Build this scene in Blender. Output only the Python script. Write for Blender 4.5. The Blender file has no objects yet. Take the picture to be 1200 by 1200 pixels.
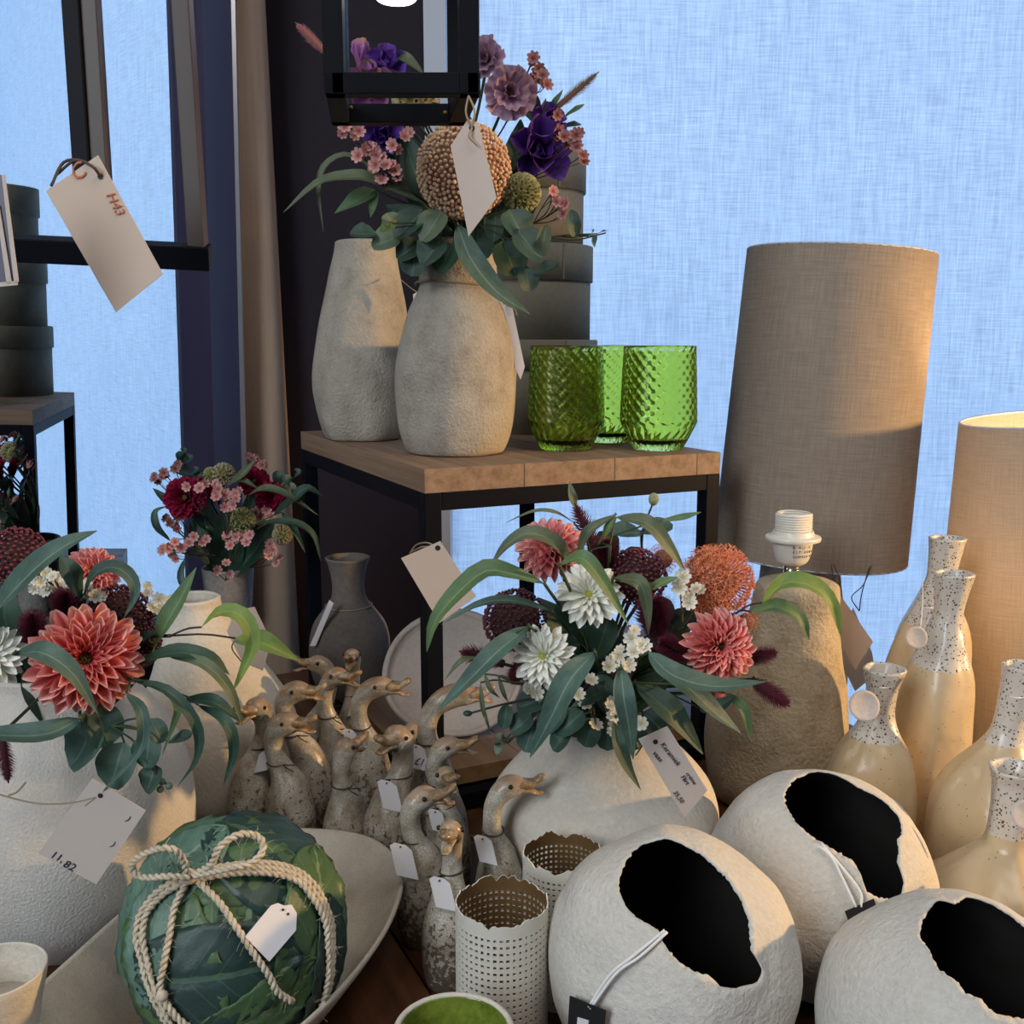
import bpy, bmesh, math, random
from mathutils import Vector as V, Matrix, noise
random.seed(7)
PI = math.pi
S = bpy.context.scene
COL = S.collection

# ------------------------------------------------------------------ camera
F = 1200.0
PITCH = math.atan(200 / 1200)
CAMZ = 0.455
CAM = V((0, 0, CAMZ))
FW = V((0, math.cos(PITCH), -math.sin(PITCH))); UP = V((0, math.sin(PITCH), math.cos(PITCH))); RT = V((1, 0, 0))
cd = bpy.data.cameras.new('camera'); cam = bpy.data.objects.new('camera', cd); COL.objects.link(cam)
cam.location = CAM; cam.rotation_euler = (PI / 2 - PITCH, 0, 0)
cd.sensor_width = 36; cd.lens = 36; cd.clip_start = 0.02; cd.clip_end = 60
S.camera = cam
S.view_settings.view_transform = 'Standard'; S.view_settings.look = 'None'
S.view_settings.gamma = 1; S.view_settings.use_curve_mapping = False
S.view_settings.exposure = 0.75
S.cycles.max_bounces = 10; S.cycles.transmission_bounces = 8; S.cycles.diffuse_bounces = 4
S.cycles.sample_clamp_indirect = 4; S.cycles.caustics_reflective = False; S.cycles.caustics_refractive = False

# ------------------------------------------------------------------ world: pale blue daylight outside
w = bpy.data.worlds.new('world'); S.world = w; w.use_nodes = True
bg = w.node_tree.nodes['Background']
bg.inputs[0].default_value = (0.47, 0.70, 1.0, 1); bg.inputs[1].default_value = 2.6

# ------------------------------------------------------------------ lights: shop window, added warm fill, spots
def area(name, loc, target, size, energy, color, size_y=None, spread=PI):
    l = bpy.data.lights.new(name, 'AREA'); l.energy = energy; l.color = color; l.size = size
    if size_y: l.shape = 'RECTANGLE'; l.size_y = size_y
    l.spread = spread
    o = bpy.data.objects.new(name, l); COL.objects.link(o); o.location = loc
    o.rotation_euler = (V(target) - V(loc)).to_track_quat('-Z', 'Y').to_euler(); return o
def spot(name, loc, target, energy, color, ang, blend, radius):
    l = bpy.data.lights.new(name, 'SPOT'); l.energy = energy; l.color = color
    l.spot_size = math.radians(ang); l.spot_blend = blend; l.shadow_soft_size = radius
    o = bpy.data.objects.new(name, l); COL.objects.link(o); o.location = loc
    o.rotation_euler = (V(target) - V(loc)).to_track_quat('-Z', 'Y').to_euler(); return o
area('shop_window_light', (-1.5, -1.0, 1.3), (0.0, 0.8, 0.15), 1.3, 29, (0.90, 0.96, 1.0))
area('warm_fill_light', (0.5, 0.1, 1.78), (0.1, 0.8, 0.1), 0.9, 7.0, (1.0, 0.91, 0.80))  # unseen warm fill, added to brighten the display from above right
spot('shop_spot_light', (1.6, 0.70, 0.46), (0.25, 0.87, 0.14), 60, (1.0, 0.62, 0.27), 52, 0.5, 0.02)
spot('spot_light_left', (-0.3, 0.05, 1.7), (-0.2, 0.85, 0.15), 5, (1.0, 0.80, 0.62), 40, 0.7, 0.06)

# ------------------------------------------------------------------ projection helpers (pixel of the photograph -> world)
def ray(x, y): return FW + RT * ((x - 600) / F) - UP * ((y - 600) / F)
def P2(x, y, Y):
    d = ray(x, y); return CAM + d * (Y / d.y)
def onz(x, y, z):
    d = ray(x, y); return CAM + d * ((z - CAMZ) / d.z)
def pxm(n, Y): return n * Y * 1.03 / F     # n pixels in metres at depth Y
def onsph(x, y, c, R):
    d = ray(x, y).normalized(); oc = CAM - c; b = oc.dot(d); q = b * b - (oc.dot(oc) - R * R)
    if q < 0: q = 0
    return CAM + d * (-b - math.sqrt(q))

# ------------------------------------------------------------------ materials
def mat(name):
    m = bpy.data.materials.new(name); m.use_nodes = True; t = m.node_tree; t.nodes.clear()
    return m, t
def nd(t, k, **a):
    n = t.nodes.new(k)
    for p, v in a.items():
        if p.startswith('i_'): n.inputs[p[2:].replace('_', ' ')].default_value = v
        else: setattr(n, p, v)
    return n
def coords(t, kind='Object', scale=(1, 1, 1)):
    c = nd(t, 'ShaderNodeTexCoord'); mp = nd(t, 'ShaderNodeMapping'); mp.inputs['Scale'].default_value = scale
    t.links.new(c.outputs[kind], mp.inputs[0]); return mp.outputs[0]
def nz(t, co, scale, detail=3, rough=.55):
    n = nd(t, 'ShaderNodeTexNoise'); n.inputs['Scale'].default_value = scale; n.inputs['Detail'].default_value = detail
    n.inputs['Roughness'].default_value = rough; t.links.new(co, n.inputs['Vector']); return n.outputs['Fac']
def ramp(t, fac, stops):
    r = nd(t, 'ShaderNodeValToRGB'); e = r.color_ramp.elements
    while len(e) < len(stops): e.new(.5)
    for i, (p, c) in enumerate(stops):
        e[i].position = p; e[i].color = (*c, 1) if len(c) == 3 else c
    t.links.new(fac, r.inputs[0]); return r.outputs[0]
def mixc(t, fac, a, b, mode='MIX'):
    m = nd(t, 'ShaderNodeMix', data_type='RGBA', blend_type=mode)
    if isinstance(fac, float): m.inputs[0].default_value = fac
    else: t.links.new(fac, m.inputs[0])
    for i, v in ((6, a), (7, b)):
        if isinstance(v, tuple): m.inputs[i].default_value = (*v[:3], 1)
        else: t.links.new(v, m.inputs[i])
    return m.outputs[2]
def mth(t, op, a, b=None, c=None):
    m = nd(t, 'ShaderNodeMath', operation=op)
    for i, v in enumerate((a, b, c)):
        if v is None: continue
        if isinstance(v, (int, float)): m.inputs[i].default_value = v
        else: t.links.new(v, m.inputs[i])
    return m.outputs[0]
def bsdf(t, col, rough=.6, bump=None, bstr=.3, bdist=.002, metal=0., spec=.5, transl=0., extra=None):
    p = nd(t, 'ShaderNodeBsdfPrincipled'); o = nd(t, 'ShaderNodeOutputMaterial')
    if isinstance(col, tuple): p.inputs['Base Color'].default_value = (*col[:3], 1)
    else: t.links.new(col, p.inputs['Base Color'])
    p.inputs['Roughness'].default_value = rough; p.inputs['Metallic'].default_value = metal
    p.inputs['Specular IOR Level'].default_value = spec
    if bump is not None:
        b = nd(t, 'ShaderNodeBump'); b.inputs['Strength'].default_value = bstr; b.inputs['Distance'].default_value = bdist
        t.links.new(bump, b.inputs['Height']); t.links.new(b.outputs[0], p.inputs['Normal'])
    out = p.outputs[0]
    if transl > 0:
        tr = nd(t, 'ShaderNodeBsdfTranslucent'); mx = nd(t, 'ShaderNodeMixShader'); mx.inputs[0].default_value = transl
        if isinstance(col, tuple): tr.inputs[0].default_value = (*col[:3], 1)
        else: t.links.new(col, tr.inputs[0])
        t.links.new(out, mx.inputs[1]); t.links.new(tr.outputs[0], mx.inputs[2]); out = mx.outputs[0]
    t.links.new(out, o.inputs[0]); return p
def simple(name, col, rough=.6, **k):
    m, t = mat(name); bsdf(t, col, rough, **k); return m
def mottled(name, c1, c2, scale=20, bscale=200, bstr=.4, bdist=.002, rough=.85, c3=None, spec=.3):
    m, t = mat(name); co = coords(t)
    n1 = nz(t, co, scale, 5, .65); n2 = nz(t, co, bscale, 3, .6)
    st = [(.35, c1), (.65, c2)] if c3 is None else [(.3, c1), (.5, c2), (.7, c3)]
    c = ramp(t, n1, st); c = mixc(t, .25, c, ramp(t, n2, [(.3, tuple(x * .55 for x in c1)), (.7, c2)]))
    bsdf(t, c, rough, bump=mth(t, 'ADD', n2, mth(t, 'MULTIPLY', n1, .6)), bstr=bstr, bdist=bdist, spec=spec); return m
def leafmat(name, c1, c2, vein, rough=.45, transl=.18, veins=7, vw=.05):
    m, t = mat(name); uv = nd(t, 'ShaderNodeTexCoord').outputs['UV']; sp = nd(t, 'ShaderNodeSeparateXYZ'); t.links.new(uv, sp.inputs[0])
    a = mth(t, 'ABSOLUTE', mth(t, 'SUBTRACT', sp.outputs[0], .5))
    mid = mth(t, 'LESS_THAN', a, .03)
    fr = mth(t, 'FRACT', mth(t, 'SUBTRACT', mth(t, 'MULTIPLY', sp.outputs[1], float(veins)), mth(t, 'MULTIPLY', a, 3.0)))
    sv = mth(t, 'MULTIPLY', mth(t, 'LESS_THAN', fr, vw), .45)
    n1 = nz(t, coords(t, 'Object'), 35, 4, .6)
    n2 = nz(t, coords(t, 'UV', (30, 4, 1)), 9, 2)
    c = ramp(t, n1, [(.32, c1), (.68, c2)]); c = mixc(t, mth(t, 'MULTIPLY', n2, .22), c, vein)
    c = mixc(t, mth(t, 'MULTIPLY', mth(t, 'MAXIMUM', mid, sv), .5), c, vein)
    bsdf(t, c, rough, bump=n2, bstr=.25, bdist=.001, transl=transl); return m
def petalmat(name, cin, cout, rough=.6, transl=.15, tip=None):
    m, t = mat(name); uv = nd(t, 'ShaderNodeTexCoord').outputs['UV']; sp = nd(t, 'ShaderNodeSeparateXYZ'); t.links.new(uv, sp.inputs[0])
    st = [(.0, cin), (.75, cout)] + ([(1.0, tip)] if tip else [])
    c = ramp(t, sp.outputs[1], st)
    n = nz(t, coords(t, 'UV', (22, 1, 1)), 4, 2); c = mixc(t, mth(t, 'MULTIPLY', n, .35), c, cin)
    bsdf(t, c, rough, bump=n, bstr=.2, bdist=.001, transl=transl, spec=.25); return m
def weave(name, c1, c2, kind='UV', fx=1.0, transl=.0, diff=True, rough=.9, lo=.3, hi=.7, bstr=.4, mixamt=.5):
    m, t = mat(name)
    a = nz(t, coords(t, kind, (25 * fx, 620 * fx, 620 * fx)), 1, 3, .6)
    b = nz(t, coords(t, kind, (620 * fx, 25 * fx, 25 * fx)), 1, 3, .6)
    g = nz(t, coords(t, kind, (1, 1, 1)), 5, 3, .5)
    v = mth(t, 'ADD', mth(t, 'MULTIPLY', mth(t, 'ADD', a, b), .42), mth(t, 'MULTIPLY', g, .16))
    c = ramp(t, v, [(lo, c1), (hi, c2)])
    bsdf(t, c, rough, bump=v, bstr=bstr, bdist=.0006, transl=transl, spec=.15); return m
def wood(name, c1, c2, c3, scale=(3, 60, 60), rough=.6, bstr=.15):
    m, t = mat(name); co = coords(t, 'Object', scale); n = nz(t, co, 1, 6, .65); n2 = nz(t, coords(t, 'Object', (1, 6, 6)), 2.5, 3)
    c = ramp(t, n, [(.3, c1), (.5, c2), (.72, c3)]); c = mixc(t, mth(t, 'MULTIPLY', n2, .35), c, c1)
    bsdf(t, c, rough, bump=n, bstr=bstr, bdist=.0015, spec=.35); return m

M = {}
M['wall'] = mottled('aubergine_wall_paint', (.011, .006, .014), (.014, .008, .018), 3, 60, .1, rough=.7)
M['wallpale'] = simple('pale_plaster', (.42, .40, .40), .8)
M['floor'] = simple('floor_boards', (.06, .05, .045), .6)
M['jamb'] = simple('pale_window_jamb', (.55, .6, .7), .6)
M['post'] = wood('pale_wood_post', (.40, .27, .19), (.50, .36, .26), (.56, .42, .31), (60, 60, 3), .55, .05)
M['black'] = simple('black_metal', (.004, .005, .009), .5, spec=.10)
M['blacklit'] = simple('black_metal_lit_side', (.05, .036, .03), .42, spec=.4)  # black bars where light falls: the brown lit tone is put into the colour
M['mframe'] = simple('aubergine_lacquer_frame', (.050, .040, .085), .35)
M['silver'] = simple('silver_edge', (.6, .6, .66), .3, metal=.8)
M['rtop'] = wood('grey_brown_oak', (.17, .105, .065), (.29, .19, .125), (.40, .28, .19), (3, 90, 90), .65)
M['table'] = wood('dark_stained_table', (.035, .014, .007), (.085, .034, .015), (.15, .065, .028), (3, 45, 45), .38)
M['shelf'] = wood('honey_oak', (.16, .085, .035), (.26, .145, .065), (.34, .20, .10), (3, 60, 60), .5)
m, t = mat('mirror_glass'); g = nd(t, 'ShaderNodeBsdfGlossy'); g.inputs['Color'].default_value = (.90, .95, .96, 1); g.inputs['Roughness'].default_value = 0.0
t.links.new(g.outputs[0], nd(t, 'ShaderNodeOutputMaterial').inputs[0]); M['mirror'] = m
# blind: thin woven cloth, lit from behind by the sky
m, t = mat('linen_roller_blind')
a = nz(t, coords(t, 'Object', (18, 420, 420)), 1, 4, .6); b = nz(t, coords(t, 'Object', (420, 18, 18)), 1, 4, .6)
v_ = mth(t, 'ADD', mth(t, 'MULTIPLY', mth(t, 'ADD', a, b), .5), mth(t, 'MULTIPLY', nz(t, coords(t), 2.2, 2), .0))
c_ = ramp(t, v_, [(.36, (.50, .53, .58)), (.64, (.68, .71, .76))])
tr = nd(t, 'ShaderNodeBsdfTranslucent'); df = nd(t, 'ShaderNodeBsdfDiffuse'); mx = nd(t, 'ShaderNodeMixShader'); mx.inputs[0].default_value = .35
t.links.new(c_, tr.inputs[0]); t.links.new(c_, df.inputs[0]); t.links.new(tr.outputs[0], mx.inputs[1]); t.links.new(df.outputs[0], mx.inputs[2])
t.links.new(mx.outputs[0], nd(t, 'ShaderNodeOutputMaterial').inputs[0]); M['blind'] = m
M['linen'] = weave('grey_brown_linen_shade', (.27, .215, .17), (.50, .41, .33), transl=.22)
M['linen2'] = weave('beige_linen_shade', (.40, .34, .26), (.62, .54, .43), transl=.30)
M['stone'] = mottled('rough_grey_stoneware', (.33, .29, .235), (.50, .455, .385), 28, 330, .75, .003, c3=(.60, .55, .47))
M['stone2'] = mottled('brown_grey_stoneware', (.34, .26, .17), (.52, .43, .30), 30, 260, .75, .003, c3=(.62, .53, .39))
M['darkstone'] = mottled('dark_taupe_ceramic', (.12, .10, .088), (.20, .17, .15), 14, 200, .3, .002)
M['cement'] = mottled('grey_cement_pot', (.19, .175, .165), (.33, .31, .29), 25, 200, .5, .002)
M['cream'] = mottled('cream_matt_ceramic', (.60, .55, .47), (.68, .64, .57), 9, 260, .45, .002)
M['creamrough'] = mottled('cream_sand_textured_ceramic', (.62, .58, .52), (.70, .67, .62), 12, 520, .7, .0016)
M['plate'] = mottled('pale_pinkish_ceramic', (.58, .50, .45), (.66, .59, .54), 14, 200, .3, .0015)
M['dish'] = mottled('oatmeal_ceramic', (.53, .485, .415), (.62, .575, .505), 60, 500, .5, .0015)
M['pot'] = mottled('chalky_white_paper_clay', (.60, .57, .51), (.67, .64, .585), 10, 280, .7, .0020)
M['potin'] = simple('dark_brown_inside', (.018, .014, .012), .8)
M['box'] = mottled('grey_green_card', (.24, .23, .18), (.30, .285, .23), 3, 200, .1)
M['socket'] = simple('white_plastic', (.78, .75, .68), .35)
M['chrome'] = simple('chrome', (.7, .68, .65), .15, metal=1.)
M['paper'] = simple('cream_paper', (.60, .52, .47), .8, transl=.1)
M['paperw'] = simple('white_paper', (.76, .75, .78), .8, transl=.1)
M['kraft'] = simple('blush_card', (.60, .47, .38), .8)
M['ink'] = simple('dark_ink', (.03, .025, .05), .6)
M['inkor'] = simple('orange_ink', (.50, .13, .05), .6)
M['tagblack'] = simple('black_card', (.008, .008, .009), .6)
M['string'] = simple('white_string', (.8, .8, .78), .9)
M['cordd'] = simple('dark_cord', (.07, .055, .05), .9)
M['twine'] = mottled('jute_twine', (.52, .43, .31), (.72, .64, .50), 200, 900, .5, .0006)
M['twined'] = simple('thin_jute', (.30, .24, .17), .9)
m, t = mat('green_glass'); g = nd(t, 'ShaderNodeBsdfGlass'); g.inputs['Color'].default_value = (.92, .985, .58, 1); g.inputs['IOR'].default_value = 1.45; g.inputs['Roughness'].default_value = 0.0
t.links.new(g.outputs[0], nd(t, 'ShaderNodeOutputMaterial').inputs[0]); M['glass'] = m
M['metalcream'] = simple('cream_enamel_metal', (.66, .63, .55), .45)
M['metalgold'] = simple('brown_gold_inside', (.20, .115, .045), .42, metal=.35)
M['greenglaze'] = mottled('green_leaf_glaze', (.07, .10, .01), (.20, .27, .04), 60, 300, .2, .001, rough=.12, spec=.8)
m, t = mat('goose_glaze'); co = coords(t, 'Object'); gz = nd(t, 'ShaderNodeSeparateXYZ'); t.links.new(coords(t, 'Generated'), gz.inputs[0])
n1 = nz(t, co, 45, 4, .6); n2 = nz(t, co, 260, 3, .6)
vo = nd(t, 'ShaderNodeTexVoronoi', feature='DISTANCE_TO_EDGE'); vo.inputs['Scale'].default_value = 420; t.links.new(co, vo.inputs['Vector'])
c = ramp(t, n1, [(.33, (.22, .17, .115)), (.49, (.43, .39, .32)), (.66, (.63, .61, .55))])
c = mixc(t, mth(t, 'MULTIPLY', mth(t, 'LESS_THAN', vo.outputs['Distance'], .09), .45), c, (.20, .15, .09))
dk = mth(t, 'MULTIPLY', mth(t, 'GREATER_THAN', mth(t, 'SUBTRACT', n2, mth(t, 'MULTIPLY', gz.outputs[2], .55)), .36), .8)
c = mixc(t, dk, c, (.07, .045, .025))
c = mixc(t, mth(t, 'MULTIPLY', mth(t, 'GREATER_THAN', mth(t, 'ADD', gz.outputs[2], mth(t, 'MULTIPLY', n1, .1)), .985), .6), c, (.33, .19, .09))
bsdf(t, c, .3, bump=n2, bstr=.35, bdist=.0015, spec=.6); M['goose'] = m
M['beak'] = mottled('brown_beak_glaze', (.13, .065, .022), (.34, .22, .11), 110, 500, .4, .001, rough=.25, c3=(.68, .60, .46), spec=.7)
M['eye'] = simple('black_eye', (.01, .008, .006), .2)
def specklemat(name, thr):
    m, t = mat(name); co = coords(t, 'Object'); gz = nd(t, 'ShaderNodeSeparateXYZ'); t.links.new(coords(t, 'Generated'), gz.inputs[0])
    n1 = nz(t, co, 12, 2); n2 = nz(t, co, 30, 2)
    vo = nd(t, 'ShaderNodeTexVoronoi'); vo.inputs['Scale'].default_value = 500; t.links.new(co, vo.inputs['Vector'])
    rnd = nd(t, 'ShaderNodeSeparateXYZ'); t.links.new(vo.outputs['Color'], rnd.inputs[0])
    neck = mth(t, 'GREATER_THAN', mth(t, 'ADD', gz.outputs[2], mth(t, 'MULTIPLY', n2, .06)), thr)
    pick = mth(t, 'LESS_THAN', rnd.outputs[0], mth(t, 'ADD', .16, mth(t, 'MULTIPLY', neck, .62)))
    rad = mth(t, 'MULTIPLY', rnd.outputs[1], mth(t, 'ADD', .28, mth(t, 'MULTIPLY', neck, .22)))
    sp = mth(t, 'MULTIPLY', pick, mth(t, 'LESS_THAN', vo.outputs['Distance'], rad))
    base = mixc(t, neck, ramp(t, n1, [(.3, (.55, .42, .25)), (.7, (.68, .55, .36))]), (.62, .58, .52))  # golden body against paler neck has the warm light in its colour
    c = mixc(t, sp, base, (.09, .055, .035))
    bsdf(t, c, .28, bump=n2, bstr=.5, bdist=.006, spec=.6); return m
M['speckle'] = specklemat('speckled_cream_glaze', .70)
# foliage and petals
M['leafteal'] = leafmat('dusty_teal_leaf', (.022, .062, .050), (.075, .15, .12), (.25, .37, .30))
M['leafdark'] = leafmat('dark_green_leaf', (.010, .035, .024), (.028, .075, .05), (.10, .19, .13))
M['leafgrey'] = leafmat('grey_green_leaf', (.055, .08, .04), (.13, .17, .095), (.27, .31, .18))
M['leafbright'] = leafmat('fresh_green_leaf', (.12, .22, .03), (.24, .36, .08), (.42, .5, .2), transl=.3)
M['leafmid'] = leafmat('mid_green_leaf', (.055, .13, .05), (.13, .24, .10), (.3, .4, .2), transl=.25)
M['euc'] = leafmat('eucalyptus_leaf', (.020, .055, .045), (.06, .12, .09), (.17, .27, .2), veins=5)
M['euclight'] = leafmat('pale_eucalyptus_leaf', (.09, .15, .10), (.19, .26, .16), (.36, .42, .3), veins=5)
M['stemg'] = simple('green_stem', (.035, .06, .02), .6)
M['stemb'] = simple('brown_stem', (.045, .03, .02), .7)
M['pink'] = petalmat('coral_pink_petal', (.80, .13, .14), (.90, .34, .31), tip=(.96, .70, .62))
M['pinkl'] = petalmat('rose_pink_petal', (.80, .18, .22), (.90, .42, .42), tip=(.96, .70, .64))
M['whitep'] = petalmat('white_petal', (.72, .74, .58), (.86, .86, .82), transl=.1)
M['redp'] = petalmat('crimson_petal', (.16, .005, .03), (.42, .02, .08))
M['lilac'] = petalmat('dusty_lilac_petal', (.22, .10, .20), (.56, .38, .54), tip=(.70, .48, .54))
M['violet'] = petalmat('violet_petal', (.05, .012, .14), (.16, .06, .42), tip=(.28, .13, .55))
M['mauve'] = petalmat('mauve_petal', (.30, .08, .26), (.45, .18, .48), tip=(.60, .38, .20))
M['ycentre'] = mottled('yellow_green_centre', (.42, .46, .06), (.62, .62, .16), 300, 900, .5)
M['gcentre'] = mottled('olive_centre', (.12, .11, .03), (.30, .28, .10), 300, 900, .5)
M['berry'] = simple('dark_berry', (.075, .010, .022), .35)
M['berry2'] = simple('wine_berry', (.13, .018, .035), .35)
M['beadp'] = mottled('peach_bead', (.66, .34, .22), (.80, .58, .38), 40, 600, .1, rough=.5, c3=(.70, .38, .34))
M['core'] = simple('dark_core', (.05, .02, .02), .8)
M['corep'] = simple('peach_core', (.28, .14, .09), .8)
M['bristle'] = simple('burgundy_bristle', (.12, .012, .035), .7)
M['bristlep'] = simple('pink_bristle', (.62, .28, .30), .7)
M['bristleg'] = simple('green_pink_bristle', (.30, .26, .16), .7)
M['orange'] = simple('salmon_orange_star', (.76, .28, .14), .6)
M['floretp'] = petalmat('pale_pink_floret', (.45, .10, .10), (.78, .48, .45))
M['floretb'] = petalmat('dusky_pink_floret', (.26, .06, .06), (.52, .28, .27))
M['floretw'] = petalmat('white_floret', (.55, .5, .3), (.86, .85, .80))
M['pod'] = mottled('tan_seed_pod', (.34, .30, .17), (.50, .44, .30), 90, 500, .3)
M['podg'] = mottled('green_seed_pod', (.22, .24, .10), (.46, .44, .24), 90, 500, .3)
M['cab1'] = leafmat('dark_cabbage_leaf', (.006, .022, .022), (.018, .045, .040), (.10, .18, .13), .3, 0., 6, .06)
M['cab2'] = leafmat('green_cabbage_leaf', (.018, .055, .022), (.055, .13, .045), (.25, .36, .2), .35, 0., 6, .06)
M['cab3'] = leafmat('blue_green_cabbage_leaf', (.03, .085, .065), (.10, .20, .15), (.32, .44, .34), .4, 0., 6, .06)

# ------------------------------------------------------------------ object helpers
def wm(o):
    m = o.matrix_basis.copy()
    while o.parent is not None:
        o = o.parent; m = o.matrix_basis @ m
    return m
def mk(name, vs, fs, ma, parent=None, smooth=True, uvs=None, world=True, mi=None):
    me = bpy.data.meshes.new(name)
    if parent is not None and world:
        inv = wm(parent).inverted(); vs = [inv @ V(v) for v in vs]
    me.from_pydata([tuple(v) for v in vs], [], fs)
    for x in (ma if isinstance(ma, (list, tuple)) else [ma]): me.materials.append(x)
    if uvs:
        ul = me.uv_layers.new(name='uv')
        for lp in me.loops: ul.data[lp.index].uv = uvs[lp.vertex_index]
    if mi: me.polygons.foreach_set('material_index', mi)
    if smooth: me.polygons.foreach_set('use_smooth', [True] * len(me.polygons))
    me.update()
    o = bpy.data.objects.new(name, me); COL.objects.link(o)
    if parent is not None: o.parent = parent
    return o
def inst(name, me, parent, loc=(0, 0, 0), rot=None, scale=(1, 1, 1)):
    o = bpy.data.objects.new(name, me); COL.objects.link(o); o.parent = parent
    o.location = loc
    if rot is not None: o.rotation_euler = rot.to_euler() if hasattr(rot, 'to_euler') else rot
    o.scale = scale; return o
def thing(name, label, cat, loc, rot=None, group=None):
    o = bpy.data.objects.new(name, None); COL.objects.link(o); o.location = loc; o.empty_display_size = .02
    if rot is not None: o.rotation_euler = rot
    return tag(o, label, cat, group)
def tag(o, label, cat, group=None):
    o['label'] = label; o['category'] = cat
    if group: o['group'] = group
    return o
def struct(o): o['kind'] = 'structure'; return o
def setorigin(o):
    c = sum((v.co for v in o.data.vertices), V()) / max(1, len(o.data.vertices)); zmin = min(v.co.z for v in o.data.vertices)
    c.z = zmin
    o.data.transform(Matrix.Translation(-c)); o.location = c; return o

class G:   # geometry collector
    def __init__(s): s.v = []; s.f = []; s.uv = []; s.mi = []
    def add(s, vs, fs, uvs=None, mi=0):
        n = len(s.v); s.v += list(vs); s.f += [tuple(i + n for i in f) for f in fs]
        s.uv += uvs if uvs else [(.5, .5)] * len(vs); s.mi += [mi] * len(fs)
    def out(s, name, ma, parent=None, smooth=True, world=True, stuff=False):
        o = mk(name, s.v, s.f, ma, parent, smooth, s.uv, world, s.mi if any(s.mi) else None)
        if stuff: o['kind'] = 'stuff'
        return o
def boxg(c, ax, ay, az, hx, hy, hz):
    vs = [V(c) + ax * (sx * hx) + ay * (sy * hy) + az * (sz * hz) for sz in (-1, 1) for sy in (-1, 1) for sx in (-1, 1)]
    return vs, [(0, 2, 3, 1), (4, 5, 7, 6), (0, 1, 5, 4), (2, 6, 7, 3), (0, 4, 6, 2), (1, 3, 7, 5)]
X, Y_, Z = V((1, 0, 0)), V((0, 1, 0)), V((0, 0, 1))
def bevel(o, w=.001, n=2):
    b = o.modifiers.new('bevel', 'BEVEL'); b.width = w; b.segments = n; b.limit_method = 'ANGLE'; return o
def crs(pts, n):
    """Catmull-Rom through pts (Vectors or tuples), n samples."""
    P = [V(p) for p in pts]; k = len(P)
    if k == 2: return [P[0].lerp(P[1], i / (n - 1)) for i in range(n)]
    out = []
    for i in range(n):
        u = i / (n - 1) * (k - 1); j = min(int(u), k - 2); f = u - j
        a = P[j - 1] if j > 0 else P[0] * 2 - P[1]; b = P[j]; c = P[j + 1]; d = P[j + 2] if j + 2 < k else P[-1] * 2 - P[-2]
        out.append(.5 * ((2 * b) + (c - a) * f + (2 * a - 5 * b + 4 * c - d) * f * f + (3 * b - a - 3 * c + d) * f ** 3))
    return out
def tubeg(pts, rad, seg=8, cap=True, closed=False, flat=1.0, hint=None):
    n = len(pts); r = rad if isinstance(rad, (list, tuple)) else [rad] * n
    vs = []; fs = []; uv = []; u = None
    for i, p in enumerate(pts):
        if closed: t = pts[(i + 1) % n] - pts[i - 1]
        else: t = pts[min(i + 1, n - 1)] - pts[max(i - 1, 0)]
        if t.length < 1e-9: t = V((0, 0, 1))
        t.normalize()
        if u is None:
            u = hint.copy() if hint else (V((0, 0, 1)) if abs(t.z) < .9 else V((1, 0, 0)))
        u = (u - t * u.dot(t));
        if u.length < 1e-6: u = t.orthogonal()
        u.normalize(); w_ = t.cross(u)
        for k in range(seg):
            a = 2 * PI * k / seg; vs.append(p + (u * (math.cos(a) * flat) + w_ * math.sin(a)) * r[i]); uv.append((k / seg, i / (n - 1) if n > 1 else 0))
    m = n if closed else n - 1
    for i in range(m):
        j = (i + 1) % n
        for k in range(seg):
            fs.append((i * seg + k, i * seg + (k + 1) % seg, j * seg + (k + 1) % seg, j * seg + k))
    if cap and not closed:
        fs.append(tuple(range(seg - 1, -1, -1))); fs.append(tuple((n - 1) * seg + k for k in range(seg)))
    return vs, fs, uv
def tube(name, pts, rad, ma, parent, seg=8, closed=False, n=None, world=True, **k):
    P = crs(pts, n) if n else [V(p) for p in pts]
    if n and isinstance(rad, (list, tuple)):
        q = len(rad); rad = [rad[min(int(i / (n - 1) * (q - 1)), q - 2)] * (1 - ((i / (n - 1) * (q - 1)) - min(int(i / (n - 1) * (q - 1)), q - 2))) + rad[min(int(i / (n - 1) * (q - 1)), q - 2) + 1] * ((i / (n - 1) * (q - 1)) - min(int(i / (n - 1) * (q - 1)), q - 2)) for i in range(n)]
    vs, fs, uv = tubeg(P, rad, seg, closed=closed, **k)
    return mk(name, vs, fs, ma, parent, uvs=uv, world=world)
def icos(sub):
    bm = bmesh.new(); bmesh.ops.create_icosphere(bm, subdivisions=sub, radius=1); vs = [v.co.copy() for v in bm.verts]; fs = [tuple(v.index for v in f.verts) for f in bm.faces]; bm.free(); return vs, fs
ICO1, ICO2, ICO3 = icos(1), icos(2), icos(3)
def ballg(c, r, ico=ICO2, sc=(1, 1, 1)): return [V(c) + V((v.x * sc[0], v.y * sc[1], v.z * sc[2])) * r for v in ico[0]], ico[1]
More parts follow.
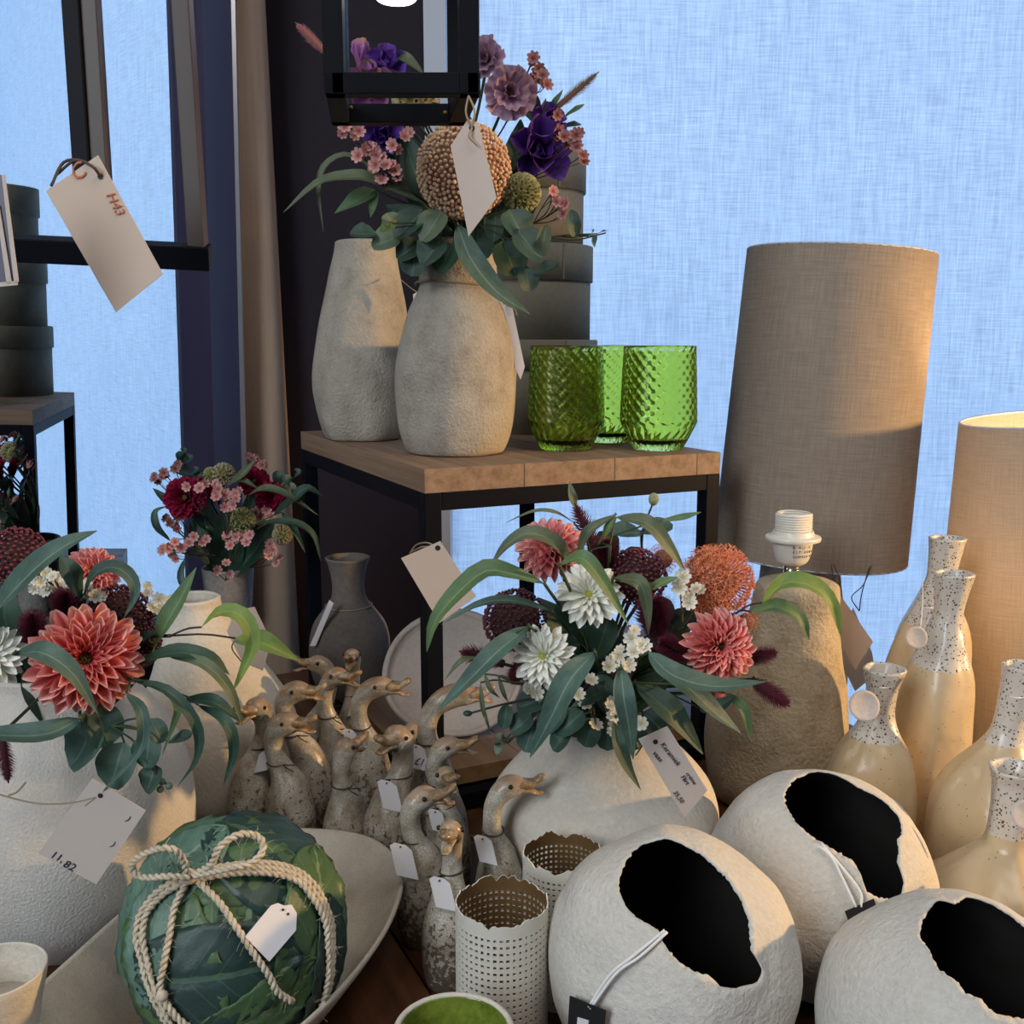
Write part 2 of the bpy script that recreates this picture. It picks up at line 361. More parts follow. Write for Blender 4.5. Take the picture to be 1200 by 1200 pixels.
def lathe(prof, seg=64, n=48, wob=0., wf=3., seed=0, lean=(0, 0), c=V((0, 0, 0)), sx=1., sy=1., thick=.004, closedtop=False, smoothp=True, leanp=1.6):
    """prof [(z, r)...] outer wall bottom to top; an inner wall of the given thickness is added unless closedtop."""
    pr = [V((r, 0, z)) for z, r in prof]
    pr = crs(pr, n) if smoothp else pr
    outer = [(p.z, max(p.x, .0005)) for p in pr]; H = max(z for z, r in outer)
    rings = [(outer[0][0], .0005)] + outer
    if not closedtop:
        zt, rt = outer[-1]; rings.append((zt + thick * .3, rt - thick * .5))
        for z, r in reversed(outer):
            if z < outer[0][0] + thick: break
            rings.append((z - (0 if z < zt else 0), max(r - thick, .001)))
        rings.append((outer[0][0] + thick, .0005))
    else: rings.append((outer[-1][0], .0005))
    vs = []; fs = []; uv = []
    for i, (z, r) in enumerate(rings):
        lx = lean[0] * (z / H) ** leanp if H > 0 and z > 0 else 0; ly = lean[1] * (z / H) ** leanp if H > 0 and z > 0 else 0
        for k in range(seg):
            a = 2 * PI * k / seg; d = V((math.cos(a), math.sin(a), 0))
            q = 1 + (wob * noise.noise(V((d.x * wf * .5 + seed * 7.3, d.y * wf * .5, z * wf * 5))) if wob else 0)
            vs.append(c + V((d.x * r * q * sx + lx, d.y * r * q * sy + ly, z))); uv.append((k / seg, z))
    for i in range(len(rings) - 1):
        for k in range(seg):
            fs.append((i * seg + k, i * seg + (k + 1) % seg, (i + 1) * seg + (k + 1) % seg, (i + 1) * seg + k))
    return vs, fs, uv
def slab(name, pts, th, ma, parent=None, nrm=None):
    """a flat polygon with thickness"""
    P = [V(p) for p in pts]; n = nrm or (P[1] - P[0]).cross(P[2] - P[0]).normalized()
    k = len(P); vs = [p + n * th * .5 for p in P] + [p - n * th * .5 for p in P]
    fs = [tuple(range(k)), tuple(range(2 * k - 1, k - 1, -1))] + [(i, i + k, (i + 1) % k + k, (i + 1) % k) for i in range(k)]
    return mk(name, vs, fs, ma, parent, smooth=False)
def text(name, s, size, org, ex, ey, ma, parent, ext=.0002, shear=0.2):
    cu = bpy.data.curves.new(name, 'FONT'); cu.body = s; cu.size = size; cu.extrude = ext; cu.shear = shear; cu.materials.append(ma); cu.resolution_u = 2
    o = bpy.data.objects.new(name, cu); COL.objects.link(o); o.parent = parent
    ex = ex.normalized(); ez = ex.cross(ey).normalized(); ey = ez.cross(ex)
    R = Matrix((ex, ey, ez)).transposed().to_4x4(); R.translation = org
    L = wm(parent).inverted() @ R
    o.location = L.to_translation(); o.rotation_euler = L.to_euler(); return o

# ================================================================== SETTING
WY = 1.76
xw = P2(497, 45, 1.72).x; xb = P2(524, 45, WY - .005).x - .0; ZB, ZT = -.95, 1.9
def boxobj(name, x0, x1, y0, y1, z0, z1, ma, parent=None):
    v, f = boxg(V(((x0 + x1) / 2, (y0 + y1) / 2, (z0 + z1) / 2)), X, Y_, Z, (x1 - x0) / 2, (y1 - y0) / 2, (z1 - z0) / 2)
    return mk(name, v, f, ma, parent, smooth=False)
struct(boxobj('floor', -3, 3, -3, 1.9, -.85, -.80, M['floor']))
struct(boxobj('ceiling', -3, 3, -3, 1.95, 1.9, 1.95, M['wallpale']))
g = G(); 
for b_ in ((-3, xw, ZB, ZT), (2.75, 3, ZB, ZT), (xw, 2.75, ZB, -.62)):
    v, f = boxg(V(((b_[0] + b_[1]) / 2, WY + .06 - .05, (b_[2] + b_[3]) / 2)), X, Y_, Z, (b_[1] - b_[0]) / 2, .05, (b_[3] - b_[2]) / 2); g.add(v, f)
struct(g.out('wall_back', M['wall'], smooth=False))
struct(boxobj('wall_right', 2.9, 3, -3, 1.85, -.8, 1.9, M['wallpale']))
struct(boxobj('wall_front', -3, 3, -3, -2.9, -.8, 1.9, M['wallpale']))
w1 = struct(boxobj('window_1', xw, xb, WY - .05, WY + .02, -.62, 1.9, M['jamb']))
boxobj('window_sill', xw, 2.75, WY - .03, WY + .06, -.66, -.62, M['jamb'], w1)
bl = boxobj('roller_blind', xb, 2.75, WY - .0008, WY, -.60, 1.9, M['blind'])
tag(bl, 'large pale blue linen blind pulled down over the window, glowing with daylight', 'blind')
tube('bottom_rail', [V((xb, WY - .001, -.60)), V((2.75, WY - .001, -.60))], .009, M['jamb'], bl)

# mirror: on the angled left wall; plane fitted so that it reflects the riser as in the photograph
th, ti, dm = math.radians(-25.652), math.radians(-1.513), -1.0768373
MN = V((math.cos(th) * math.cos(ti), math.sin(th) * math.cos(ti), math.sin(ti)))
MU = Z.cross(MN).normalized(); MV = MN.cross(MU).normalized()      # MU along the mirror, MV up it
if MU.y < 0: MU = -MU
def onmir(x, y):
    d = ray(x, y); return CAM + d * ((dm - CAM.dot(MN)) / d.dot(MN))
MO = MN * dm
def mc(p): q = p - MO; return q.dot(MU), q.dot(MV)
ur = mc(onmir(207, 350))[0]; ul = ur - .62; uf = mc(onmir(275, 430))[0]
vb = .04; vt = 1.75
tmz = MO.z
def mp(u, v, n=0.): return MO + MU * u + MV * v + MN * n
mir = thing('wall_mirror', 'tall mirror in a dark lacquered frame reflecting the riser, left side', 'mirror', mp(ur - .3, vb))
vs = [mp(ul, vb, -.004), mp(ur, vb, -.004), mp(ur, vt, -.004), mp(ul, vt, -.004)] + [mp(ul, vb), mp(ur, vb), mp(ur, vt), mp(ul, vt)]
mk('mirror_glass', vs, [(0, 3, 2, 1), (4, 5, 6, 7), (0, 1, 5, 4), (1, 2, 6, 5), (2, 3, 7, 6), (3, 0, 4, 7)], M['mirror'], mir, smooth=False)
def prismuv(name, secs, v0, v1, ma, parent):
    k = len(secs); vs = [mp(u, v0, n) for u, n in secs] + [mp(u, v1, n) for u, n in secs]
    fs = [tuple(range(k - 1, -1, -1)), tuple(range(k, 2 * k))] + [(i, (i + 1) % k, (i + 1) % k + k, i + k) for i in range(k)]
    return mk(name, vs, fs, ma, parent, smooth=False)
um = ur + (uf - ur) * .42
prismuv('frame_side', [(ur, -.02), (uf, -.02), (uf, .012), (um, .016), (um - .008, .012), (ur + .004, .001), (ur, .001)], vb - .05, vt + .05, M['mframe'], mir)
prismuv('silver_edge', [(uf - .004, .0125), (uf + .004, -.0), (uf + .006, .014), (uf, .0165)], vb - .05, vt + .05, M['silver'], mir)
prismuv('frame_bottom', [(ul, -.02), (ur, -.02), (ur, .012), (ul, .012)], vb - .05, vb, M['mframe'], mir)
prismuv('frame_top', [(ul, -.02), (ur, -.02), (ur, .012), (ul, .012)], vt, vt + .05, M['mframe'], mir)
prismuv('frame_side', [(ul - .06, -.02), (ul, -.02), (ul, .012), (ul - .06, .012)], vb - .05, vt + .05, M['mframe'], mir)
# angled wall behind the mirror
a0 = mp(uf + .25, 0, -.03); a1 = mp(ul - 2.6, 0, -.03); nx = V((MN.x, MN.y, 0)).normalized()
vs = [V((a0.x, a0.y, -.8)) - nx * .03, V((a1.x, a1.y, -.8)) - nx * .03]; vs += [p - nx * .06 for p in reversed(vs)]; vs += [V((p.x, p.y, 1.9)) for p in vs]
struct(mk('wall_left', vs, [(0, 3, 2, 1), (4, 5, 6, 7), (0, 1, 5, 4), (1, 2, 6, 5), (2, 3, 7, 6), (3, 0, 4, 7)], M['wall'], smooth=False))
# pale wooden post between mirror and wall
pt, pb = P2(277, 0, 1.665), P2(317, 700, 1.665)
dz = (pt - pb) / (pt.z - pb.z)
top_, bot_ = pb + dz * (1.9 - pb.z), pb + dz * (-.8 - pb.z)
g = G(); secs = []
hw = pxm(29, 1.66)
for p in (bot_, top_):
    for k in range(32):
        a = 2 * PI * k / 32; ca, sa = math.cos(a), math.sin(a)
        secs.append(p + V((math.copysign(abs(ca) ** .6, ca) * hw, math.copysign(abs(sa) ** .6, sa) * hw * .9, 0)))
g.add(secs, [(k, (k + 1) % 32, 32 + (k + 1) % 32, 32 + k) for k in range(32)] + [tuple(range(31, -1, -1)), tuple(range(32, 64))])
o = g.out('trim_1', M['post']); struct(o)

# ================================================================== TABLE, RISER
A = V((-.0801, .9264, .34)); B = V((-.2893, 1.3189, .34)); D = V((.2197, 1.0719, .34))
A0 = V((A.x, A.y, 0)); U = (D - A).normalized(); W_ = Z.cross(U).normalized(); LU = (D - A).length; LV_ = (B - A).length
def uvp(u, v, z=0): return A0 + U * u + W_ * v + Z * z
ru = (V((.475, 1.04, 0)) - A0).dot(U)
tb = thing('display_table', 'dark stained wooden plank table carrying the whole display', 'table', uvp(.1, 0, -.8))
u = -.37; i = 0
while u < ru - .001:
    wv = min(.132 + .01 * ((i * 37) % 3), ru - u)
    vmin, vmax = -1.05, .50
    ob = mk('plank', *boxg(V((0, 0, 0)), X, Y_, Z, (vmax - vmin) / 2, wv / 2 - .0008, .016), M['table'], tb, smooth=False, world=False)
    ob.location = uvp(u + wv / 2, (vmin + vmax) / 2, -.016) - tb.location; ob.rotation_euler = (0, 0, math.atan2(W_.y, W_.x)); bevel(ob, .0012)
    u += wv; i += 1
for (a_, b_) in ((-.3, -.95), (ru - .08, -.95), (-.28, .42), (ru - .08, .42)):
    mk('leg', *boxg(uvp(a_, b_, -.416), U, W_, Z, .035, .035, .384), M['table'], tb, smooth=False)
mk('apron', *boxg(uvp((ru - .37) / 2, .44, -.075), U, W_, Z, (ru + .37) / 2 - .06, .012, .042), M['table'], tb, smooth=False)
mk('apron', *boxg(uvp((ru - .37) / 2, -.97, -.075), U, W_, Z, (ru + .37) / 2 - .06, .012, .042), M['table'], tb, smooth=False)

rs = thing('display_riser', 'black metal framed riser with a wooden top board at the centre', 'display stand', uvp(0, 0))
TH = .0225; bw = .0085
us = [0, .102, .203, .303, LU]
for k in range(4):
    u0, u1 = us[k], us[k + 1]
    ob = mk('plank', *boxg(V((0, 0, 0)), X, Y_, Z, LV_ / 2, (u1 - u0) / 2 - .0003, TH / 2), M['rtop'], rs, smooth=False, world=False)
    ob.location = uvp((u0 + u1) / 2, LV_ / 2, .34 - TH / 2) - rs.location; ob.rotation_euler = (0, 0, math.atan2(W_.y, W_.x)); bevel(ob, .0004)
zt = .34 - TH
for (a_, b_) in ((bw, bw), (LU - bw, bw), (bw, LV_ - bw), (LU - bw, LV_ - bw)):
    bevel(mk('leg', *boxg(uvp(a_, b_, zt / 2), U, W_, Z, bw, bw, zt / 2), M['black'], rs, smooth=False))
for z in (zt - bw, bw + .001):
    for b_ in (bw, LV_ - bw): bevel(mk('rail', *boxg(uvp(LU / 2, b_, z), U, W_, Z, LU / 2 - 2 * bw, bw, bw), M['black'], rs, smooth=False))
    for a_ in (bw, LU - bw): bevel(mk('rail', *boxg(uvp(a_, LV_ / 2, z), U, W_, Z, bw, LV_ / 2 - 2 * bw, bw), M['black'], rs, smooth=False))
SB = .036
for k in range(3):
    u0, u1 = .003 + k * .109, .003 + (k + 1) * .109
    ob = mk('shelf_board', *boxg(V((0, 0, 0)), X, Y_, Z, LV_ / 2 - .02, .0541, .0085), M['shelf'], rs, smooth=False, world=False)
    ob.location = uvp((u0 + u1) / 2, LV_ / 2, SB - .0085) - rs.location; ob.rotation_euler = (0, 0, math.atan2(W_.y, W_.x)); bevel(ob, .0004)
bn = thing('low_bench', 'low wooden bench behind the table under the right lamp', 'bench', uvp(ru + .5, .1, -.8))
mk('bench_top', *boxg(uvp(ru + .32, .0, -.275), U, W_, Z, .26, .30, .02), M['rtop'], bn, smooth=False)
for a_ in (.10, .54):
    for b_ in (-.26, .26): mk('leg', *boxg(uvp(ru + a_, b_, -.5475), U, W_, Z, .02, .02, .2525), M['black'], bn, smooth=False)

# ================================================================== VASES AND OTHER LATHED THINGS
def vase(name, label, cat, c, prof, ma, group=None, part=None, **k):
    o = thing(name, label, cat, c, group=group)
    vs, fs, uv = lathe(prof, **k)
    mk(part or 'body', vs, fs, ma, o, uvs=uv, world=False); return o
# two rough stoneware vases on the riser
v1c = V((P2(425, 519, 1.22).x, 1.222, .34)); v2c = V((P2(535, 537, 1.07).x, 1.072, .34))
sv1 = vase('stoneware_vase', 'tall rough grey stoneware vase without flowers, left on the riser', 'vase', v1c,
     [(0, .036), (.004, .045), (.03, .053), (.08, .0565), (.12, .053), (.17, .044), (.21, .037), (.228, .036)], M['stone'], wob=.10, wf=3.2, seed=1, lean=(.009, 0), group='rough stoneware vases on the riser', thick=.005)
sv2 = vase('stoneware_vase', 'rough grey stoneware vase holding the tall purple and peach bouquet', 'vase', v2c,
     [(0, .044), (.004, .052), (.03, .060), (.075, .0635), (.11, .061), (.145, .052), (.168, .041), (.178, .041), (.205, .037), (.215, .037)], M['stone'], wob=.07, wf=3, seed=4, lean=(.004, 0), group='rough stoneware vases on the riser', thick=.005)
tube('twine_collar', [v2c + V((math.cos(a) * .0425 + .002, math.sin(a) * .0425, .1725 + .002 * math.sin(a * 2))) for a in [i * PI / 16 for i in range(32)]], .0011, M['twined'], sv2, closed=True, seg=6)

# hat boxes
bxc = V((.026, 1.352, .34)); zz = .34
for i, (r, h, lh, lab, dx) in enumerate(((.085, .117, .036, 'largest grey green round box, bottom of the stack on the riser', 0),
                               (.079, .1165, .044, 'middle grey green round box in the stack behind the green tumblers', -.001),
                               (.070, .112, .046, 'smallest grey green round box, top of the stack behind the bouquet', -.002))):
    o = thing('round_box', lab, 'box', V((bxc.x + dx, bxc.y, zz)), group='round boxes stacked on the riser')
    vs, fs, uv = lathe([(0, r - .003), (h - .003, r - .003)], 64, smoothp=False, closedtop=True); mk('body', vs, fs, M['box'], o, world=False, uvs=uv)
    vs, fs, uv = lathe([(h - lh, r), (h - .0008, r), (h, r - .0012)], 64, smoothp=False, closedtop=True); bd = mk('lid', vs, fs, M['box'], o, world=False, uvs=uv)
    for p in (o.children): 
        for pl in p.data.polygons: pl.use_smooth = abs(pl.normal.z) < .5
    mk('lid_seam', *boxg(V((r * math.sin(.5), -r * math.cos(.5), h - lh / 2)), V((math.cos(.5), math.sin(.5), 0)), V((-math.sin(.5), math.cos(.5), 0)), Z, .001, .0009, lh / 2 - .001), M['box'], o, world=False, smooth=False)
    zz += h

# green tumblers: diamond-cut walls
def tumbler(label, c, rot):
    o = thing('glass_tumbler', label, 'glass', c, rot=(0, 0, rot), group='green cut glass tumblers')
    Ho = .110; seg = 176; prof = []
    for i in range(76):
        t_ = i / 75; z = t_ * Ho
        r = .0255 + (.0415 - .0255) * min(1, (z / .030)) ** .85 if z < .030 else .0415 - .0030 * ((z - .030) / (Ho - .030)) ** 1.2
        prof.append((z, r))
    vs = []; fs = []
    def em(z, a, r):
        if z < .002 or z > Ho - .003: return r
        if z < .030: return r - .0013 * abs(math.sin(a * 12)) ** .7
        return r - .0012 * abs(math.sin(a * 11 + z * 270)) ** 3 - .0006 * abs(math.sin(a * 4)) ** 6
    rings = [(0, .0005, 0)] + [(z, r, 1) for z, r in prof] + [(Ho + .0006, prof[-1][1] - .0013, 0)]
    for z, r in reversed(prof):
        if z < .011: break
        rings.append((z, r - .0032 - (.001 if z < .03 else 0), 2))
    rings.append((.0095, .012, 0)); rings.append((.009, .0005, 0))
    for z, r, e in rings:
        for k in range(seg):
            a = 2 * PI * k / seg; q = em(z, a, r) if e == 1 else (r + .0007 * abs(math.sin(a * 11 - z * 270)) ** 3 if e == 2 else r); vs.append(V((math.cos(a) * q, math.sin(a) * q, z)))
    for i in range(len(rings) - 1):
        for k in range(seg): fs.append((i * seg + k, i * seg + (k + 1) % seg, (i + 1) * seg + (k + 1) % seg, (i + 1) * seg + k))
    mk('glass_body', vs, fs, M['glass'], o, world=False); return o
tumbler('green cut glass tumbler on the left, next to the stone vase', V((P2(663, 530, 1.10).x, 1.10, .34)), .1)
tumbler('green cut glass tumbler on the right, nearest the corner of the board', V((P2(771, 530, 1.10).x, 1.103, .34)), .5)
tumbler('green cut glass tumbler half hidden behind the two others', V((P2(716, 521, 1.18).x, 1.19, .34)), .9)

# ---- price tags
def ptag(name, label, corners, Y, ma, group=None, strings=(), lines=(), hole=None, parent=None, cat='price tag', rounded=0, smat='cordd', sr=.0006):
    P = [P2(x, y, Y + (d[0] if d else 0)) for x, y, *d in corners]
    c = sum(P, V()) / len(P)
    o = thing(name, label, cat, c, group=group) if parent is None else bpy.data.objects.new(name, None)
    if parent is not None:
        COL.objects.link(o); o.parent = parent; o.location = wm(parent).inverted() @ c
    n = (P[1] - P[0]).cross(P[2] - P[1]).normalized()
    slab('card', P, .0006, ma, o, nrm=n)
    if n.dot(CAM - c) < 0: n = -n
    if hole:
        hp = P2(*hole, Y) if len(hole) == 2 else P2(hole[0], hole[1], Y + hole[2])
        hp = hp - n * ((hp - P[0]).dot(n)) + n * .0006
        uu = n.orthogonal().normalized(); ww = n.cross(uu); r = pxm(3.2, Y)
        vs = [hp + (uu * math.cos(k * PI / 6) + ww * math.sin(k * PI / 6)) * r for k in range(12)]
        mk('eyelet', vs, [tuple(range(12))], M['tagblack'], o, smooth=False)
    for st in strings:
        tube('cord', [P2(x, y, Y + (d[0] if d else 0)) for x, y, *d in st], sr, M[smat], o, seg=6, n=16)
    for (s, x, y, x2, y2, szpx, im) in lines:
        a = P2(x, y, Y); b = P2(x2, y2, Y)
        a = a - n * ((a - P[0]).dot(n)) + n * .0007; b = b - n * ((b - P[0]).dot(n)) + n * .0007
        ex = (b - a).normalized(); ey = n.cross(ex)
        text('writing', s, pxm(szpx, Y), a, ex, ey, M[im], o)
    return o

# ---- lamps
def shade(parent, cb, ct, rb, rt, ma, name='lamp_shade'):
    ax = (ct - cb); H = ax.length; ax.normalize(); u = (X - ax * X.dot(ax)).normalized(); w2 = ax.cross(u)
    vs = []; fs = []; uv = []; seg = 72; prof = [(0, rb, 0), (1, rt, 0), (1, rt - .0015, 1), (0, rb - .0015, 1)]
    for t_, r, _ in prof:
        for k in range(seg + 1):
            a = 2 * PI * k / seg; vs.append(cb + ax * (H * t_) + (u * math.cos(a) + w2 * math.sin(a)) * r); uv.append((a * rb, H * t_))
    n = seg + 1
    for i in range(4):
        j = (i + 1) % 4
        for k in range(seg): fs.append((i * n + k, i * n + k + 1, j * n + k + 1, j * n + k))
    o = mk(name, vs, fs, ma, parent, uvs=uv, smooth=False)
    for p in o.data.polygons: p.use_smooth = True
    e = o.modifiers.new('es', 'EDGE_SPLIT'); e.split_angle = 1.0
    for t_, r in ((0.0, rb), (1.0, rt)):
        g = G(); pts = [cb + ax * (H * t_) + (u * math.cos(k * PI / 24) + w2 * math.sin(k * PI / 24)) * (r - .001) for k in range(48)]
        v, f, q = tubeg(pts, .0013, 6, closed=True); g.add(v, f); g.out('wire_ring', M['jamb'], parent)
    g = G()
    for k in range(3):
        a = k * 2 * PI / 3 + .4; v, f, q = tubeg([cb + ax * (H * .93), cb + ax * (H * .93) + (u * math.cos(a) + w2 * math.sin(a)) * (rt * .98)], .0012, 6); g.add(v, f)
    g.out('wire_spider', M['jamb'], parent)
    return o
def socketg(parent, c, s=1.0):
    pr = [(0, .010), (.004, .016), (.014, .0195), (.024, .0205), (.027, .0205)]
    vs, fs, uv = lathe([(z * s, r * s) for z, r in pr], 48, closedtop=True, n=20); mk('socket_cup', [c + v for v in vs], fs, M['socket'], parent)
    pr = [(.027, .021), (.027, .0285), (.0295, .0290), (.031, .0285), (.0325, .022), (.037, .021), (.037, .0165)]
    vs, fs, uv = lathe([(z * s, r * s) for z, r in pr], 48, closedtop=True, smoothp=False); mk('socket_flange', [c + v for v in vs], fs, M['socket'], parent, smooth=False)
    th_ = [(.036 + (i // 2) * .0026 + (.0016 if i % 2 else 0), .0196 if (i // 2) % 1 == 0 and i % 2 == 0 else .0180) for i in range(16)]
    vs, fs, uv = lathe([(z * s, r * s) for z, r in th_], 48, smoothp=False, thick=.002); mk('socket_thread', [c + v for v in vs], fs, M['socket'], parent, smooth=False)
# stone lamp base without shade
l2y = .985; l2c = V((P2(905, 900, l2y).x, l2y, 0))
lp2 = thing('table_lamp', 'rough sandy stone lamp base with a bare white socket and no shade', 'lamp', l2c)
vs, fs, uv = lathe([(0, .052), (.004, .060), (.03, .068), (.07, .069), (.11, .064), (.15, .052), (.185, .043), (.213, .0405), (.221, .036), (.224, .022), (.224, .004)], wob=.10, wf=3, seed=9, lean=(.018, 0), closedtop=True)
mk('lamp_base', vs, fs, M['stone2'], lp2, world=False, uvs=uv)
nc = P2(927, 683, l2y)
nc.z = .222
tube('chrome_neck', [nc, nc + V((0, 0, .017))], .0078, M['chrome'], lp2, seg=24)
socketg(lp2, nc + V((-.0, 0, .0165)), .92)
n0 = nc + V((0, 0, .0165))
for i, (s, dy) in enumerate((('BAJC', .0195), ('E27 250V', .0150), ('60W KD+ CE', .0105))):
    for j, ch in enumerate(s):
        a = -1.95 + j * (1.15 / len(s)) + .12; r = .0196
        if ch == ' ': continue
        p = n0 + V((math.cos(a) * r, math.sin(a) * r, dy)); text('writing', ch, .0034, p, V((-math.sin(a), math.cos(a), 0)), Z, M['ink'], lp2, shear=0)
# lamp with the tall shade
l1y = 1.19; l1c = V((P2(936, 700, l1y).x, l1y, 0))
lp1 = thing('table_lamp', 'lamp with the tall leaning grey brown linen shade', 'lamp', l1c)
vs, fs, uv = lathe([(0, .050), (.004, .055), (.05, .062), (.10, .060), (.15, .050), (.19, .045), (.215, .042), (.225, .03), (.227, .004)], wob=.06, wf=3, seed=5, closedtop=True)
mk('lamp_base', vs, fs, M['stone'], lp1, world=False, uvs=uv)
sb, st_ = P2(947, 648, l1y), P2(985, 296, l1y)
tube('neck', [V((sb.x, sb.y, .22)), sb + V((0, 0, .03))], .007, M['chrome'], lp1, seg=16)
shade(lp1, sb, st_, pxm(109, l1y), pxm(101.5, l1y), M['linen'])
# lit lamp on the right
l3y = 1.10; sb = P2(1233, 850, l3y); st_ = P2(1230, 490, l3y); l3c = V((sb.x, l3y, -.255))
lp3 = thing('table_lamp', 'lit lamp with the conical beige linen shade at the right edge', 'lamp', l3c)
vs, fs, uv = lathe([(0, .05), (.004, .058), (.08, .065), (.15, .058), (.2, .045), (.22, .038), (.222, .004)], wob=.06, wf=3, seed=6, closedtop=True)
mk('lamp_base', vs, fs, M['stone'], lp3, world=False, uvs=uv)
tube('neck', [V((sb.x, sb.y, -.035)), V((sb.x, sb.y, .13))], .006, M['chrome'], lp3, seg=16)
shade(lp3, sb, st_, pxm(138, l3y), pxm(95, l3y), M['linen2'])
m, t = mat('lit_bulb'); em = nd(t, 'ShaderNodeEmission'); em.inputs[0].default_value = (1, .72, .42, 1); em.inputs[1].default_value = 22
t.links.new(em.outputs[0], nd(t, 'ShaderNodeOutputMaterial').inputs[0])
v, f = ballg((0, 0, 0), .024, ICO3, (1, 1, 1.25)); bo = mk('light_bulb', v, f, m, lp3, world=False); bo.location = V((sb.x, sb.y, .165)) - l3c
pl = bpy.data.lights.new('bulb_light', 'POINT'); pl.energy = 3.2; pl.color = (1, .66, .34); pl.shadow_soft_size = .026
po = bpy.data.objects.new('bulb_light', pl); COL.objects.link(po); po.location = (sb.x, sb.y, .20)

# ---- speckled bottles
def bottle(label, cxpx, Y, prof, lean, seed, cy=900, sx=1.):
    c = V((P2(cxpx, cy, Y).x, Y, 0))
    o = vase('speckled_bottle', label, 'bottle', c, prof, M['speckle'], group='speckled glazed bottles', wob=.10, wf=3.5, seed=seed, lean=lean, thick=.003, sx=sx, leanp=1.1)
    return o, c
def roundtag(parent, px, py, r, Y):
    c = P2(px, py, Y); n = (CAM - c).normalized(); u_ = X.copy(); w2 = n.cross(u_).normalized()
    vs = []; fs = []; k = 24
    for s_, q in ((.0, 1.), (.0014, 1.), (.0018, .85), (.0010, .72), (.0010, .0)):
        for i in range(k):
            a = 2 * PI * i / k; vs.append(c + n * s_ + (u_ * math.cos(a) + w2 * math.sin(a)) * (r * q + .0001))
    for j in range(4):
        for i in range(k): fs.append((j * k + i, j * k + (i + 1) % k, (j + 1) * k + (i + 1) % k, (j + 1) * k + i))
    mk('round_tag', vs, fs, M['plate'], parent)
def bprof(h, r, rn, rl, hs=.55):
    return [(0, r * .8), (.004, r * .92), (h * .15, r * 1.0), (h * .35, r), (h * hs, r * .86), (h * (hs + .15), rn * 1.5), (h * (hs + .24), rn * 1.02), (h * .90, rn * 1.04), (h * .97, rl * .92), (h, rl)]
b_, c_ = bottle('speckled bottle at the back whose neck shows behind the tallest one', 1068, 1.0, bprof(.262, .042, .014, .0175, .6), (.020, 0), 11)
tube('cord', [P2(1078, 715, .97), P2(1088, 712, .962), P2(1100, 714, .97)], .0005, M['string'], b_, seg=6, n=8)
b2, c2 = bottle('tallest speckled bottle, leaning right, round tag on its slim neck', 1077, .895, bprof(.250, .036, .0125, .0172, .6), (.020, 0), 12)
roundtag(b2, 1074, 747, .0095, .85)
tube('cord', [P2(1081, 681, .872), P2(1081, 710, .868), P2(1078, 740, .855)], .0004, M['string'], b2, seg=6, n=8)
b3, c3 = bottle('shorter speckled bottle with a round tag, beside the stone lamp base', 1013, .835, bprof(.181, .040, .0125, .0178, .55), (.012, 0), 13, sx=1.0)
roundtag(b3, 1013, 827, .0125, .790)
tube('cord', [P2(1030, 806, .805), P2(1040, 806, .806), P2(1049, 804, .82)], .0005, M['string'], b3, seg=6, n=8)
b4, c4 = bottle('large speckled bottle leaning against the right lamp shade side', 1150, .80, bprof(.195, .046, .0135, .0165, .5), (.028, 0), 14)
tube('cord', [P2(1183, 816, .785), P2(1192, 818, .782), P2(1204, 817, .79)], .0005, M['string'], b4, seg=6, n=8)
b5, c5 = bottle('squat speckled bottle with a wide mouth, right of the torn pots', 1180, .70, bprof(.150, .052, .0150, .0195, .42), (.008, 0), 15)
roundtag(b5, 1202, 955, .010, .665)
b6, c6 = bottle('speckled bottle at the right edge, mostly outside the picture', 1266, .62, bprof(.118, .040, .0145, .0185, .5), (-.004, 0), 16)

# ---- big cream vases
cv = vase('ceramic_vase', 'wide cream ceramic vase holding the central pink and white bouquet', 'vase', V((P2(708, 950, .79).x, .79, 0)),
     [(0, .045), (.004, .058), (.03, .083), (.065, .0945), (.095, .090), (.12, .070), (.133, .054), (.142, .047), (.150, .046)], M['cream'], wob=.07, wf=3, seed=21, thick=.005, n=56)
lv = vase('ceramic_vase', 'large sandy cream ceramic vase holding the left bouquet', 'vase', V((P2(75, 980, .74).x, .745, 0)),
     [(0, .050), (.004, .060), (.035, .086), (.08, .098), (.125, .096), (.165, .078), (.19, .060), (.205, .052), (.215, .052)], M['creamrough'], wob=.05, wf=2.5, seed=22, thick=.005, n=56)
bv = vase('ceramic_vase', 'smooth sloping cream vase with a card, behind the geese on the left', 'vase', V((P2(272, 930, .94).x, .945, 0)),
     [(0, .040), (.004, .055), (.03, .070), (.07, .074), (.11, .068), (.15, .050), (.185, .034), (.205, .026), (.215, .026)], M['cream'], wob=.05, wf=2.5, seed=23, lean=(-.030, 0), thick=.004, n=56, leanp=1.2)
gv = vase('stone_bottle_vase', 'dark taupe bottle vase with a flared neck on the lower shelf', 'vase', V((P2(410, 760, 1.19).x, 1.19, SB)),
     [(0, .030), (.004, .038), (.03, .047), (.06, .0485), (.085, .043), (.105, .029), (.118, .0205), (.135, .0190), (.155, .0225), (.166, .0265)], M['darkstone'], wob=.03, wf=3, seed=24, thick=.003)
tube('twine_collar', [V((gv.location.x + math.cos(a) * .0275, gv.location.y + math.sin(a) * .0275, SB + .108)) for a in [i * PI / 16 for i in range(32)]], .0008, M['twined'], gv, closed=True, seg=6)
ptag('price_tag', 'narrow tag', [(386, 703), (391, 707), (370, 757), (363, 757)], 1.15, M['paperw'], parent=gv)
